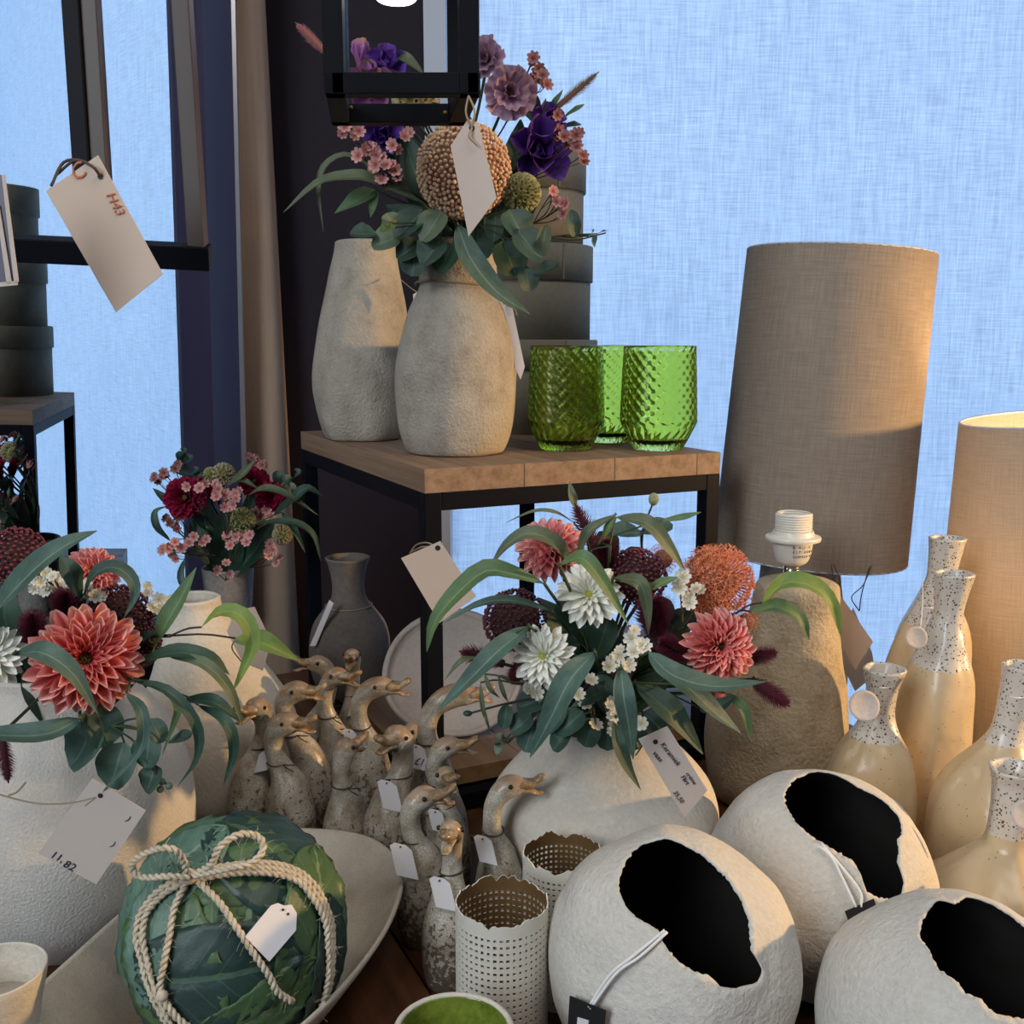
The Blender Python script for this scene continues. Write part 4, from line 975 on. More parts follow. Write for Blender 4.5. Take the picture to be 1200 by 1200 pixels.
# ================================================================== FLOWERS AND LEAVES
MOUTH = {'c': P2(706, 853, .79), 'l': P2(82, 868, .745), 't': P2(541, 306, 1.072), 's': P2(266, 678, 1.30)}
MOUTH['c'].z = .147; MOUTH['l'].z = .21; MOUTH['t'].z = .555; MOUTH['s'].z = .164
YB = {'c': .745, 'l': .70, 't': 1.04, 's': 1.275}
GRP = {'c': 'central bouquet', 'l': 'left bouquet', 't': 'tall bouquet on the riser', 's': 'small bouquet in the cement pot'}
def leafg(pts, wid, prof='long', fold=.22, nrm=None, n=None, roll=0.):
    n = n or (14 if prof == 'long' else 9); P = crs(pts, n); na = 5
    c = P[n // 2]; hint = nrm or ((CAM - c).normalized() * .8 + V((0, 0, .75)))
    vs = []; uv = []; fs = []
    for i, p in enumerate(P):
        t_ = i / (n - 1); tg = (P[min(i + 1, n - 1)] - P[max(0, i - 1)]).normalized()
        s_ = tg.cross(hint)
        if s_.length < 1e-5: s_ = tg.orthogonal()
        s_.normalize()
        if roll: s_ = Matrix.Rotation(roll, 3, tg) @ s_
        nn = s_.cross(tg)
        if prof == 'long': hw_ = (math.sin(PI * (t_ ** .75) * .995 + .005)) ** .85
        elif prof == 'round': hw_ = math.sqrt(max(0, 1 - (2 * t_ - 1) ** 2)) * .98 + .02
        else: hw_ = math.sin(PI * min(1, t_ ** .62)) ** .8
        hw_ = max(hw_, .03) * wid * .5
        for j in range(na):
            q = j / (na - 1) * 2 - 1
            vs.append(p + s_ * (q * hw_) + nn * (abs(q) * hw_ * fold * 2 - hw_ * fold)); uv.append((j / (na - 1), t_))
    for i in range(n - 1):
        for j in range(na - 1): fs.append((i * na + j, i * na + j + 1, (i + 1) * na + j + 1, (i + 1) * na + j))
    return vs, fs, uv
def stem_to(o, p, b, r=.0012, sag=.02, ma='stemg'):
    m_ = MOUTH[b]; q = m_ + V((random.uniform(-.012, .012), random.uniform(-.01, .01), -.03)); e = m_ + (q - m_) * .2
    d = p - m_; c1 = m_ + V((d.x * .28, d.y * .3, d.z * .5)) + V((0, .008, 0))
    tube('stem', [p, p.lerp(c1, .5) + V((0, .004, 0)), c1, e, q], r, M[ma], o, seg=6, n=14)
def sprig(b, label, leaves, base=None, dY=0., extra=None, twig=None, name='leaf_sprig', cat='foliage', group=None, sm='stemg'):
    """leaves: (pixel points, width px, material, kind[, dY])"""
    Yb = YB[b] + dY
    l0 = leaves[0] if leaves else None
    p0 = P2(*(base or l0[0][0]), Yb)
    o = thing(name, label, cat, p0, group=group or 'foliage of the ' + GRP[b])
    for lf in leaves:
        pts, wd, ma, kind = lf[:4]; dd = lf[4] if len(lf) > 4 else 0.
        k = len(pts); P = []
        for i, (x, y) in enumerate(pts):
            bow_ = -min(.016, .10 * pxm(math.dist(pts[0], pts[-1]), Yb)) * math.sin(PI * i / (k - 1)) if k > 2 else 0
            P.append(P2(x, y, Yb + dd + bow_ + ((.004 if kind == 'round' else .010) if i == 0 else 0)))
        vs, fs, uv = leafg(P, pxm(wd, Yb), kind, roll=random.uniform(-.15, .15)); ob = mk('leaf', vs, fs, M[ma], o, uvs=uv)
        if (P[0] - p0).length > .006: tube('leaf_stalk', [p0, p0.lerp(P[0], .5) + V((0, .003, .001)), P[0]], .0007, M[sm], o, seg=5, n=6)
    if twig:
        for tw in twig: tube('twig', [P2(x, y, Yb) for x, y in tw], .0008, M['stemb'], o, seg=5, n=10)
    if extra: extra(o, Yb)
    stem_to(o, p0, b, ma=sm)
    return o
# shared petal meshes
def petalmesh(name, ma, w=.34, cup=.12, curl=.15, ruffle=0., nl=9, na=4, shape='tip'):
    vs = []; fs = []; uv = []
    for i in range(nl + 1):
        t_ = i / nl
        hw_ = w * (.38 + .62 * min(1, t_ / .7)) * (1 if t_ < .72 else math.sqrt(max(0, 1 - ((t_ - .72) / .30) ** 2)))
        if shape == 'fan': hw_ = w * (.2 + .8 * t_ ** .8) * (1 if t_ < .9 else .93)
        for j in range(na + 1):
            q = j / na * 2 - 1
            z = cup * (q * q) * hw_ * 2 + curl * t_ * t_ + (ruffle * math.sin(q * 7.5 + t_ * 2) * t_ ** 2)
            vs.append(V((q * hw_, t_ * (1 - .04 * q * q), z))); uv.append((j / na, t_))
    m_ = na + 1
    for i in range(nl):
        for j in range(na): fs.append((i * m_ + j, i * m_ + j + 1, (i + 1) * m_ + j + 1, (i + 1) * m_ + j))
    me = bpy.data.meshes.new(name); me.from_pydata([tuple(v) for v in vs], [], fs); me.materials.append(ma)
    ul_ = me.uv_layers.new(name='uv')
    for lp in me.loops: ul_.data[lp.index].uv = uv[lp.vertex_index]
    me.polygons.foreach_set('use_smooth', [True] * len(me.polygons)); me.update(); return me
PM = {k: petalmesh('petal', M[k], .16, .5, .10) for k in ('pink', 'pinkl', 'redp')}
PM['pink'] = petalmesh('petal', M['pink'], .145, .9, .10); PM['pinkl'] = petalmesh('petal', M['pinkl'], .145, .9, .10); PM['whitep'] = petalmesh('petal', M['whitep'], .15, .55, .06)
PM['redp'] = petalmesh('petal', M['redp'], .24, .4, .15)
PM['lilac'] = petalmesh('petal', M['lilac'], .55, .15, .15, .10, 6, 10, 'fan')
PM['violet'] = petalmesh('petal', M['violet'], .36, .5, .2, .05, 7, 6)
PM['mauve'] = petalmesh('petal', M['mauve'], .36, .5, .2, .05, 7, 6)
PM['euc'] = None
def frame(px, py, Y, fx=0., fy=0.):
    p = P2(px, py, Y); d = (CAM - p).normalized() + RT * fx + UP * fy; d.normalize()
    return p, d.to_track_quat('Z', 'Y').to_euler()
def ringpetals(o, key, rings, R, rnd):
    """rings (count, length, elevation deg, base radius, z)"""
    for ri, (cnt, L, el, br_, z) in enumerate(rings):
        for k in range(cnt):
            a = 2 * PI * (k + .5 * (ri % 2)) / cnt + rnd.uniform(-.09, .09); e = math.radians(el + rnd.uniform(-7, 7)); l = L * R * rnd.uniform(.9, 1.08)
            rot = Matrix.Rotation(a, 3, 'Z') @ Matrix.Rotation(e, 3, 'X') @ Matrix.Rotation(rnd.uniform(-.2, .2), 3, 'Y')
            base = Matrix.Rotation(a, 3, 'Z') @ V((0, br_ * R, z * R))
            inst('petal', PM[key], o, base, rot, (l * rnd.uniform(.9, 1.15), l, l))
def bloom(b, label, px, py, rpx, key, dY=0., fx=0., fy=0., style='chrys', centre='gcentre', name='chrysanthemum', seed=0, group=None):
    Yb = YB[b] + dY; p, e = frame(px, py, Yb, fx, fy); R = pxm(rpx, Yb); rnd = random.Random(px * 7 + py)
    o = thing(name, label, 'flower', p, rot=e, group=group or 'blooms of the ' + GRP[b])
    if style == 'chrys':
        ringpetals(o, key, [(22, .86, -4, .14, -.14), (22, .84, 8, .14, -.09), (20, .78, 20, .13, -.03), (18, .68, 33, .13, .02), (15, .56, 47, .13, .06), (12, .42, 60, .13, .09), (8, .28, 66, .13, .10)], R, rnd)
        cr = .17
    elif style == 'daisy':
        ringpetals(o, key, [(15, .90, 2, .12, -.04), (15, .86, 12, .12, .01), (14, .74, 24, .11, .05), (11, .50, 40, .10, .07), (9, .28, 55, .09, .08)], R, rnd); cr = .15
    elif style == 'ruffle':
        ringpetals(o, key, [(7, .85, 14, .12, -.05), (6, .72, 36, .10, .02), (4, .50, 66, .12, .06)], R, rnd); cr = .14
    elif style == 'iris':
        ringpetals(o, key, [(5, .95, 18, .05, -.05), (5, .80, 50, .05, 0), (3, .55, 76, .05, .05)], R, rnd); cr = .10
    elif style == 'bud':
        ringpetals(o, key, [(4, 1.0, 76, .14, 0), (3, .9, 84, .10, .0)], R, rnd); cr = .1
    g = G(); v, f = ballg((0, 0, .02 * R), cr * R, ICO2, (1, 1, .6)); g.add(v, f)
    for k in range(26):
        a = k * 2.4; q = math.sqrt(k / 26) * cr * R * .9; v, f = ballg((math.cos(a) * q, math.sin(a) * q, .08 * R + .06 * R * (1 - k / 26)), .028 * R, ICO1, (1, 1, 1.6)); g.add(v, f)
    g.out('flower_centre', M[centre], o, world=False)
    vs, fs, uv = lathe([(-.22 * R, .05 * R), (-.16 * R, .14 * R), (-.06 * R, .20 * R), (0, .16 * R)], 14, n=6, closedtop=True); mk('calyx', vs, fs, M['stemg'], o, world=False)
    q = wm(o) @ V((0, 0, -.2 * R)); stem_to(o, q, b, .0015)
    return o
def berries(b, label, px, py, rpx, ma, core, n=170, dY=0., fx=0., fy=.35, br=.085, sc=(1, 1, .75), full=False, name='berry_cluster', group=None, rough=0.):
    Yb = YB[b] + dY; p, e = frame(px, py, Yb, fx, fy); R = pxm(rpx, Yb); rnd = random.Random(px)
    o = thing(name, label, 'flower', p, rot=e, group=group or 'blooms of the ' + GRP[b])
    v, f = ballg((0, 0, 0), R * .88, ICO2, sc); mk('core', v, f, M[core], o, world=False)
    g = G(); N = n if full else int(n * 1.0)
    for k in range(N):
        z = 1 - (k + .5) / N * (2 if full else 1.35); a = k * 2.399963; r_ = math.sqrt(max(0, 1 - z * z)); j = 1 + rnd.uniform(-.03, .05 + rough)
        v, f = ballg((math.cos(a) * r_ * R * j * sc[0], math.sin(a) * r_ * R * j * sc[1], z * R * j * sc[2]), R * br * rnd.uniform(.85, 1.15), ICO1); g.add(v, f)
    g.out('berries', M[ma], o, world=False, stuff=True)
    stem_to(o, wm(o) @ V((0, 0, -.5 * R)), b, .0016, ma='stemb'); return o
def burst(b, label, px, py, rpx, ma='orange', n=420, dY=0., fx=0., fy=.3, group=None, name='star_flower_head'):
    Yb = YB[b] + dY; p, e = frame(px, py, Yb, fx, fy); R = pxm(rpx, Yb); rnd = random.Random(px)
    o = thing(name, label, 'flower', p, rot=e, group=group or 'blooms of the ' + GRP[b]); g = G()
    v, f = ballg((0, 0, 0), R * .58, ICO2); mk('core', v, f, M['corep'], o, world=False)
    for k in range(n):
        z = 1 - (k + .5) / n * 1.5; a = k * 2.399963; r_ = math.sqrt(max(0, 1 - z * z)); d = V((math.cos(a) * r_, math.sin(a) * r_, z)); q = d * R * rnd.uniform(.68, .93)
        v, f, _ = tubeg([d * R * .4, q], R * .012, 3, cap=False); g.add(v, f)
        u_ = d.orthogonal().normalized(); w2 = d.cross(u_)
        for s_ in range(6):
            aa = s_ * PI / 3 + rnd.random(); e_ = (u_ * math.cos(aa) + w2 * math.sin(aa) + d * .7).normalized(); sd = e_.cross(d).normalized() * R * .018
            g.add([q - sd, q + sd, q + e_ * R * .15, q + e_ * R * .06 + d * R * .02], [(0, 1, 2), (0, 2, 3), (1, 3, 2)])
    g.out('star_florets', M[ma], o, smooth=False, world=False, stuff=True)
    stem_to(o, wm(o) @ V((0, 0, -.4 * R)), b, .0016); return o
def plume(b, label, a_, c_, rpx, ma='bristle', n=260, dY=0., stemto=True, group=None, name='plume_flower', up=.9, len_=1.0, taper=True):
    Yb = YB[b] + dY; A_, C_ = P2(*a_, Yb), P2(*c_, Yb - .01); ax = C_ - A_; L = ax.length; ax.normalize(); R = pxm(rpx, Yb); rnd = random.Random(a_[0] + c_[1])
    o = thing(name, label, 'flower', A_, group=group or 'blooms of the ' + GRP[b]); g = G(); u_ = ax.orthogonal().normalized(); w2 = ax.cross(u_)
    tube('spike_core', [A_, A_.lerp(C_, .5), C_], [R * .3, R * .28, R * .06], M['core' if ma == 'bristle' else 'corep'], o, seg=8, n=8)
    for k in range(n):
        t_ = (k + .5) / n; a = k * 2.4; d = u_ * math.cos(a) + w2 * math.sin(a); prof = math.sin(PI * min(1, .18 + t_ * .78)) ** .7 if taper else 1
        q = A_ + ax * (L * t_ * .9); e_ = (d + ax * up).normalized(); l = R * prof * rnd.uniform(.8, 1.15) * len_ * 1.2; s_ = ax.cross(d) * R * .045
        g.add([q - s_, q + s_, q + e_ * l, q + ax * R * .08 + e_ * l * .4], [(0, 1, 2), (0, 2, 3), (1, 3, 2)])
    g.out('bristles', M[ma], o, smooth=False, stuff=True)
    if stemto: stem_to(o, A_, b)
    return o
def floretmesh(name, ma):
    vs = []; fs = []; uv = []
    for k in range(7):
        a = k * 2 * PI / 7; c_, s_ = math.cos(a), math.sin(a); n = len(vs); t_ = V((-s_, c_, 0)); d = V((c_, s_, 0))
        vs += [V((0, 0, 0)), d * .6 + t_ * .34 + V((0, 0, .2)), d * .98 + t_ * .2 + V((0, 0, .3)), d * .98 - t_ * .2 + V((0, 0, .3)), d * .6 - t_ * .34 + V((0, 0, .2)), d * .62 + V((0, 0, .08))]
        uv += [(.5, 0), (1, .6), (.7, 1), (.3, 1), (0, .6), (.5, .6)]
        fs += [(n, n + 1, n + 5), (n + 1, n + 2, n + 5), (n + 2, n + 3, n + 5), (n + 3, n + 4, n + 5), (n + 4, n, n + 5)]
    for k in range(6):
        a = k * PI / 3 + .2; d = V((math.cos(a), math.sin(a), 0)) * .22; n = len(vs)
        vs += [d + V((.05, 0, 0)), d + V((-.05, .05, 0)), d + V((-.05, -.05, 0)), d * 1.6 + V((0, 0, .45))]; uv += [(.5, .3)] * 3 + [(.5, .9)]
        fs += [(n, n + 1, n + 3), (n + 1, n + 2, n + 3), (n + 2, n, n + 3)]
    v, f = ballg((0, 0, -.1), .28, ICO1); n = len(vs); vs += v; uv += [(.5, 0)] * len(v); fs += [tuple(i + n for i in q) for q in f]
    me = bpy.data.meshes.new(name); me.from_pydata([tuple(v) for v in vs], [], fs); me.materials.append(ma); ul_ = me.uv_layers.new(name='uv')
    for lp in me.loops: ul_.data[lp.index].uv = uv[lp.vertex_index]
    me.update(); return me
FM = {'p': floretmesh('floret', M['floretp']), 'b': floretmesh('floret', M['floretb']), 'w': floretmesh('floret', M['floretw'])}
def spray(b, label, base, pts, kind, r=7.5, dY=0., group=None, name='waxflower_spray', extra=2):
    Yb = YB[b] + dY; B_ = P2(*base, Yb + .01); rnd = random.Random(base[0] * 3 + base[1])
    o = thing(name, label, 'flower', B_, group=group or 'blooms of the ' + GRP[b]); g = G()
    for (x, y) in pts:
        p = P2(x, y, Yb + rnd.uniform(-.012, .008)); m_ = B_.lerp(p, .55) + V((rnd.uniform(-.004, .004), .004, -.003))
        v, f, _ = tubeg(crs([B_, m_, p], 6), .00055, 4, cap=False); g.add(v, f)
        for q in range(1 + extra):
            pp = p if q == 0 else p + V((rnd.uniform(-1, 1), rnd.uniform(.1, 1.2), rnd.uniform(-1, 1))) * pxm(r * .9, Yb)
            d = ((CAM - pp).normalized() + V((rnd.uniform(-.7, .7), rnd.uniform(-.3, .3), rnd.uniform(-.3, .8)))).normalized()
            s_ = pxm(r, Yb) * rnd.uniform(.85, 1.1) * (1 if q == 0 else .8)
            inst('floret', FM[kind], o, pp - B_, d.to_track_quat('Z', 'Y'), (s_, s_, s_))
            if q: v, f, _ = tubeg([m_, pp], .0004, 3, cap=False); g.add(v, f)
    g.out('twigs', M['stemb'], o); stem_to(o, B_, b, .0009, ma='stemb'); return o
def pod(b, label, px, py, rpx, ma='pod', dY=0., fx=0., fy=.2, group=None):
    Yb = YB[b] + dY; p, e = frame(px, py, Yb, fx, fy); R = pxm(rpx, Yb)
    o = thing('scabiosa_pod', label, 'flower', p, rot=e, group=group or 'blooms of the ' + GRP[b])
    v, f = ballg((0, 0, 0), R * .72, ICO2); mk('core', v, f, M['gcentre'], o, world=False); g = G(); N = 70
    for k in range(N):
        z = 1 - (k + .5) / N * 1.8; a = k * 2.399963; r_ = math.sqrt(max(0, 1 - z * z)); d = V((math.cos(a) * r_, math.sin(a) * r_, z)); u_ = d.orthogonal().normalized(); w2 = d.cross(u_); n = 7; vs = []; fs = []
        for (q, s_) in ((.68, .05), (1.0, .13), (.95, .10), (.8, .04)):
            for i in range(n): vs.append(d * R * q + (u_ * math.cos(i * 2 * PI / n) + w2 * math.sin(i * 2 * PI / n)) * R * s_)
        for j in range(3):
            for i in range(n): fs.append((j * n + i, j * n + (i + 1) % n, (j + 1) * n + (i + 1) % n, (j + 1) * n + i))
        g.add(vs, fs)
    g.out('pod_cups', M[ma], o, world=False, stuff=True); stem_to(o, wm(o) @ V((0, 0, -.6 * R)), b); return o
def disc(x, y, rx, ry=None, ang=90, ma='euc', dd=0.):
    """round leaf as a base and a tip pixel; rx half width, ry half length, ang the direction of its tip"""
    ry = ry or rx; c_, s_ = math.cos(math.radians(ang)), -math.sin(math.radians(ang))
    return ([(x - c_ * ry, y - s_ * ry), (x, y), (x + c_ * ry, y + s_ * ry)], rx * 2, ma, 'round', dd)

# ---------------- central bouquet
b = 'c'
bloom(b, 'white chrysanthemum, the lower left one of the central bouquet', 637, 769, 39, 'whitep', -.075, -.25, .05, 'daisy', 'ycentre')
bloom(b, 'white chrysanthemum beneath an olive leaf, upper one of the central bouquet', 690, 698, 40, 'whitep', -.045, .05, .35, 'daisy', 'ycentre')
bloom(b, 'pink chrysanthemum at the top left of the central bouquet', 646, 644, 42, 'pinkl', -.01, -.25, .6, 'chrys')
bloom(b, 'coral pink chrysanthemum on the right side of the central bouquet', 842, 757, 45, 'pink', -.055, .35, -.05, 'chrys')
bloom(b, 'small coral bloom peeping out under the teal leaf', 835, 812, 17, 'pink', -.03, .2, -.4, 'chrys')
berries(b, 'dark burgundy berry head on the left of the central bouquet', 603, 727, 36, 'berry', 'core', 260, -.02, -.3, .2, .062)
berries(b, 'wine red berry head behind the white chrysanthemum, top centre', 746, 676, 34, 'berry2', 'core', 240, -.01, .0, .6, .066)
plume(b, 'burgundy plume pointing left beside the dark berries', (590, 778), (538, 763), 17, dY=-.03)
plume(b, 'burgundy plume standing up between the pink bloom and the leaves', (702, 650), (672, 588), 16, dY=.01)
plume(b, 'short burgundy plume below the dark berry head', (612, 770), (600, 802), 15, dY=-.02)
plume(b, 'burgundy thistle head behind the upper white chrysanthemum', (712, 672), (706, 632), 22, dY=-.005, n=400)
plume(b, 'reddish spiky bloom in the middle right of the central bouquet', (772, 750), (762, 700), 28, 'bristle', 420, -.03)
plume(b, 'dark spiky bloom left of the coral chrysanthemum', (812, 772), (770, 752), 22, dY=-.035, n=360)
plume(b, 'burgundy plume pointing right beside the coral chrysanthemum', (868, 774), (912, 764), 15, dY=-.04)
plume(b, 'burgundy plume drooping at the far right of the central bouquet', (880, 796), (926, 828), 17, dY=-.04)
burst(b, 'large salmon orange star flower head, top right of the central bouquet', 840, 682, 47, dY=-.005)
burst(b, 'small salmon orange star flowers behind the wine berries', 777, 655, 20, dY=.02, n=90)
burst(b, 'small salmon orange tuft below the large orange head', 874, 728, 17, dY=-.0, n=90)
spray(b, 'white waxflower spray beside the orange flower head', (800, 735), [(800, 676), (816, 690), (807, 706), (797, 688)], 'w', 9.5, -.04, extra=1)
spray(b, 'white waxflower spray hanging at the centre of the bouquet', (735, 800), [(740, 748), (754, 757), (742, 764), (724, 769), (714, 781), (737, 779)], 'w', 10, -.08, extra=1)
spray(b, 'white waxflower spray at the rim of the round vase', (722, 800), [(719, 824), (721, 838), (720, 851), (751, 847), (728, 846)], 'w', 9.5, -.07, extra=2)
spray(b, 'sparse white waxflowers below the lower white chrysanthemum', (690, 790), [(692, 797), (677, 814), (687, 824), (698, 850)], 'w', 9.5, -.07, extra=0)
spray(b, 'small white waxflowers tucked under the white chrysanthemum', (650, 800), [(628, 812), (636, 822), (622, 806)], 'w', 9.5, -.05, extra=1)
sprig(b, 'broad light green leaf reaching far left of the central bouquet', [([(638, 684), (600, 671), (567, 668), (530, 700), (508, 730), (500, 764)], 26, 'leafmid', 'long')], dY=-.08)
sprig(b, 'slim dark leaf below the light green leaf, central bouquet left', [([(648, 716), (600, 703), (560, 708), (517, 732)], 12, 'leafteal', 'long')], dY=-.045)
sprig(b, 'long dusty teal leaf crossing in front of the geese', [([(620, 734), (585, 760), (550, 795), (512, 834)], 27, 'leafteal', 'long'), ([(560, 770), (540, 775), (521, 797)], 8, 'leafgrey', 'long')], dY=-.085)
sprig(b, 'arched grey green leaf over the top left pink bloom', [([(668, 668), (655, 638), (622, 624), (595, 637), (574, 664)], 19, 'leafgrey', 'long')], dY=-.035)
sprig(b, 'tall olive leaf arching over the wine berries to the right', [([(722, 606), (758, 612), (783, 640), (804, 672)], 20, 'leafgrey', 'long'), ([(677, 652), (690, 622), (724, 602)], 14, 'leafgrey', 'long'), ([(700, 640), (712, 620), (722, 600)], 12, 'leafmid', 'long')], base=(715, 640), dY=-.03)
sprig(b, 'pale green leaf lying across the upper white chrysanthemum', [([(655, 662), (682, 653), (708, 684), (737, 733)], 21, 'leafmid', 'long')], dY=-.085)
sprig(b, 'narrow grey leaf hanging down beside the wine berries', [([(718, 678), (748, 681), (758, 708), (760, 744)], 17, 'leafgrey', 'long'), ([(752, 694), (775, 683), (795, 676)], 14, 'leafmid', 'long')], dY=-.055)
sprig(b, 'thin pointed leaves rising at the top of the central bouquet', [([(680, 606), (672, 585), (667, 564)], 12, 'leafgrey', 'long'), ([(672, 612), (650, 600), (625, 599), (592, 613)], 6, 'leafgrey', 'long'), ([(776, 610), (800, 606), (822, 600)], 9, 'leafmid', 'long')], base=(690, 640), dY=.0)
sprig(b, 'large frosted teal leaf hanging over the left of the vase', [([(697, 764), (668, 795), (645, 840), (621, 888)], 33, 'leafteal', 'long')], dY=-.10)
sprig(b, 'long teal leaf hanging straight down over the vase front', [([(728, 782), (731, 815), (737, 850), (742, 890)], 26, 'leafteal', 'long')], dY=-.10)
sprig(b, 'darkest pointed leaf hanging lowest on the round vase', [([(722, 840), (726, 870), (735, 898), (751, 926)], 19, 'leafdark', 'long')], dY=-.085)
sprig(b, 'two big teal leaves below the coral chrysanthemum', [([(760, 764), (790, 790), (840, 803), (897, 799)], 30, 'leafteal', 'long', -.01), ([(764, 778), (805, 803), (840, 835), (868, 859)], 27, 'leafteal', 'long')], dY=-.095)
sprig(b, 'dark leaves spreading right over the vase shoulder', [([(745, 800), (780, 828), (800, 850), (824, 884)], 34, 'leafdark', 'long'), ([(850, 812), (872, 832), (881, 870)], 13, 'leafmid', 'long'), ([(820, 830), (840, 828), (862, 815)], 20, 'leafdark', 'long')], dY=-.05)
sprig(b, 'bright green leaves arching over the stone lamp base', [([(893, 706), (918, 682), (952, 685), (976, 708), (986, 748)], 25, 'leafbright', 'long', -.02), ([(880, 717), (910, 710), (938, 725), (948, 750)], 21, 'leafmid', 'long', -.01)], base=(862, 719), dY=-.04, sm='stemb')
sprig(b, 'dark oval eucalyptus leaves at the top of the central bouquet', [disc(733, 622, 14, 19, 175), disc(770, 618, 14, 19, 10), disc(712, 640, 16, 20, 120, 'euc'), disc(742, 655, 14, 16, 60, 'leafgrey')], base=(752, 650), dY=.02, twig=[[(752, 650), (754, 620), (765, 590)]],
      extra=lambda o, Y: mk('bud', *ballg(P2(766, 585, Y), pxm(6, Y), ICO2, (1, 1, 1.3)), M['podg'], o))
sprig(b, 'round eucalyptus leaves at the lower left of the central bouquet', [disc(592, 840, 9, 15, 260), disc(622, 822, 17, 18, 200), disc(620, 864, 15, 18, 250), disc(610, 848, 14, 16, 220), disc(646, 838, 18, 22, 240), disc(588, 866, 7, 9, 150, 'euclight'), disc(584, 877, 6, 7, 240, 'euclight'), disc(640, 812, 14, 18, 150)], base=(650, 820), dY=-.05,
      twig=[[(650, 815), (600, 823), (550, 836)], [(640, 840), (605, 862), (580, 872)]], extra=lambda o, Y: mk('bud', *ballg(P2(548, 836, Y), pxm(4.5, Y), ICO2, (1.3, 1, .8)), M['leafdark'], o))
sprig(b, 'small drooping grey leaves left of the vase', [([(563, 800), (566, 830), (576, 862)], 6, 'leafgrey', 'long'), ([(584, 792), (590, 812), (596, 824)], 6, 'leafgrey', 'long'), ([(568, 790), (575, 808), (586, 818)], 6, 'leafgrey', 'long')], base=(600, 800), dY=-.05)
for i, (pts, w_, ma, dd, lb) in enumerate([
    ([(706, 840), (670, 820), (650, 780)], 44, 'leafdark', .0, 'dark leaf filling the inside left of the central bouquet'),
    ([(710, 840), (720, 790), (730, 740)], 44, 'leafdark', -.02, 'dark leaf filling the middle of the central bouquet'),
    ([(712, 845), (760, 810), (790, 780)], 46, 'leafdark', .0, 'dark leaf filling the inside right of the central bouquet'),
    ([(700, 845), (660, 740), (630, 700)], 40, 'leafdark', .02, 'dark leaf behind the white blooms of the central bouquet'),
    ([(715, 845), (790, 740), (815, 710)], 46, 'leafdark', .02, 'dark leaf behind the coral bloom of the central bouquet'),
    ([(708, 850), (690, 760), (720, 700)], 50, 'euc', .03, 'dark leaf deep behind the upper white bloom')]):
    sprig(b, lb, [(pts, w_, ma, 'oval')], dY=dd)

for (lvs, lb, bs, dd) in [
    ([disc(668, 846, 16, 20, 220), disc(690, 858, 15, 18, 255, 'leafdark'), disc(656, 866, 12, 16, 240, 'leafdark')], 'dark round leaves over the rim of the round vase, left part', (690, 835), -.055),
    ([disc(712, 862, 14, 18, 270, 'leafdark'), disc(770, 848, 18, 22, 320), disc(745, 862, 14, 16, 290, 'leafdark')], 'dark round leaves over the rim of the round vase, right part', (730, 835), -.05),
    ([disc(668, 720, 16, 22, 130, 'leafdark'), disc(655, 755, 18, 24, 180, 'leafdark'), disc(705, 745, 20, 26, 70, 'leafdark')], 'dark round leaves between the two white chrysanthemums', (690, 765), -.03),
    ([disc(790, 742, 18, 24, 100, 'leafdark'), disc(775, 720, 16, 22, 90, 'euc'), disc(800, 775, 18, 24, 20, 'leafdark')], 'dark round leaves between the berries and the coral bloom', (775, 770), -.02),
    ([([(735, 800), (700, 812), (668, 830)], 22, 'leafdark', 'long'), ([(700, 790), (712, 810), (716, 845)], 22, 'euc', 'long')], 'short dark pointed leaves in the middle over the vase', (720, 790), -.06)]:
    sprig(b, lb, lvs, base=bs, dY=dd)

# ---------------- left bouquet
b = 'l'
bloom(b, 'largest coral pink chrysanthemum with an olive centre, left bouquet', 100, 772, 66, 'pink', -.075, .05, .05, 'chrys')
bloom(b, 'pink chrysanthemum half hidden at the top of the left bouquet', 108, 672, 33, 'pinkl', .0, .2, .4, 'chrys')
bloom(b, 'white chrysanthemum cut by the left edge of the picture', -8, 770, 38, 'whitep', -.085, -.1, .1, 'daisy', 'ycentre')
berries(b, 'wine berry head at the top left corner of the left bouquet', 18, 652, 34, 'berry2', 'core', 230, -.02, -.2, .5, .070)
berries(b, 'dark berry head right of the big coral bloom', 140, 722, 36, 'berry', 'core', 260, -.03, .2, .4, .066)
berries(b, 'smaller dark berry head below the other on the right', 162, 755, 26, 'berry', 'core', 160, -.03, .5, .0, .085)
plume(b, 'burgundy thistle above the big coral bloom', (80, 732), (78, 690), 24, n=400, dY=-.035)
plume(b, 'burgundy thistle at the left beside the white petals', (42, 765), (38, 715), 23, n=400, dY=-.035)
plume(b, 'burgundy plume hanging at the left edge over the vase', (2, 860), (10, 918), 14, dY=-.07)
spray(b, 'creamy waxflower cluster below the long dark leaf, left bouquet', (70, 715), [(52, 672), (62, 676), (40, 690), (55, 692), (70, 684), (82, 690), (47, 682)], 'w', 8, -.035, extra=3)
spray(b, 'creamy waxflowers between the thistle and the dark berries', (95, 715), [(95, 686), (104, 692), (112, 699)], 'w', 8, -.04, extra=2)
spray(b, 'cream waxflower sprig standing out on the right of the left bouquet', (155, 735), [(174, 694), (186, 702), (180, 712), (190, 716)], 'w', 8, -.02, extra=2)
sprig(b, 'long shiny dark teal leaf crossing the top of the left bouquet', [([(-25, 735), (5, 700), (45, 660), (80, 636), (114, 622)], 32, 'leafteal', 'long')], dY=-.085)
sprig(b, 'arched dark leaf curling beside the upper pink bloom', [([(98, 700), (110, 672), (134, 664), (154, 678), (158, 700), (144, 726)], 18, 'leafteal', 'long'), ([(95, 700), (84, 672), (70, 650)], 26, 'leafdark', 'long')], dY=-.055)
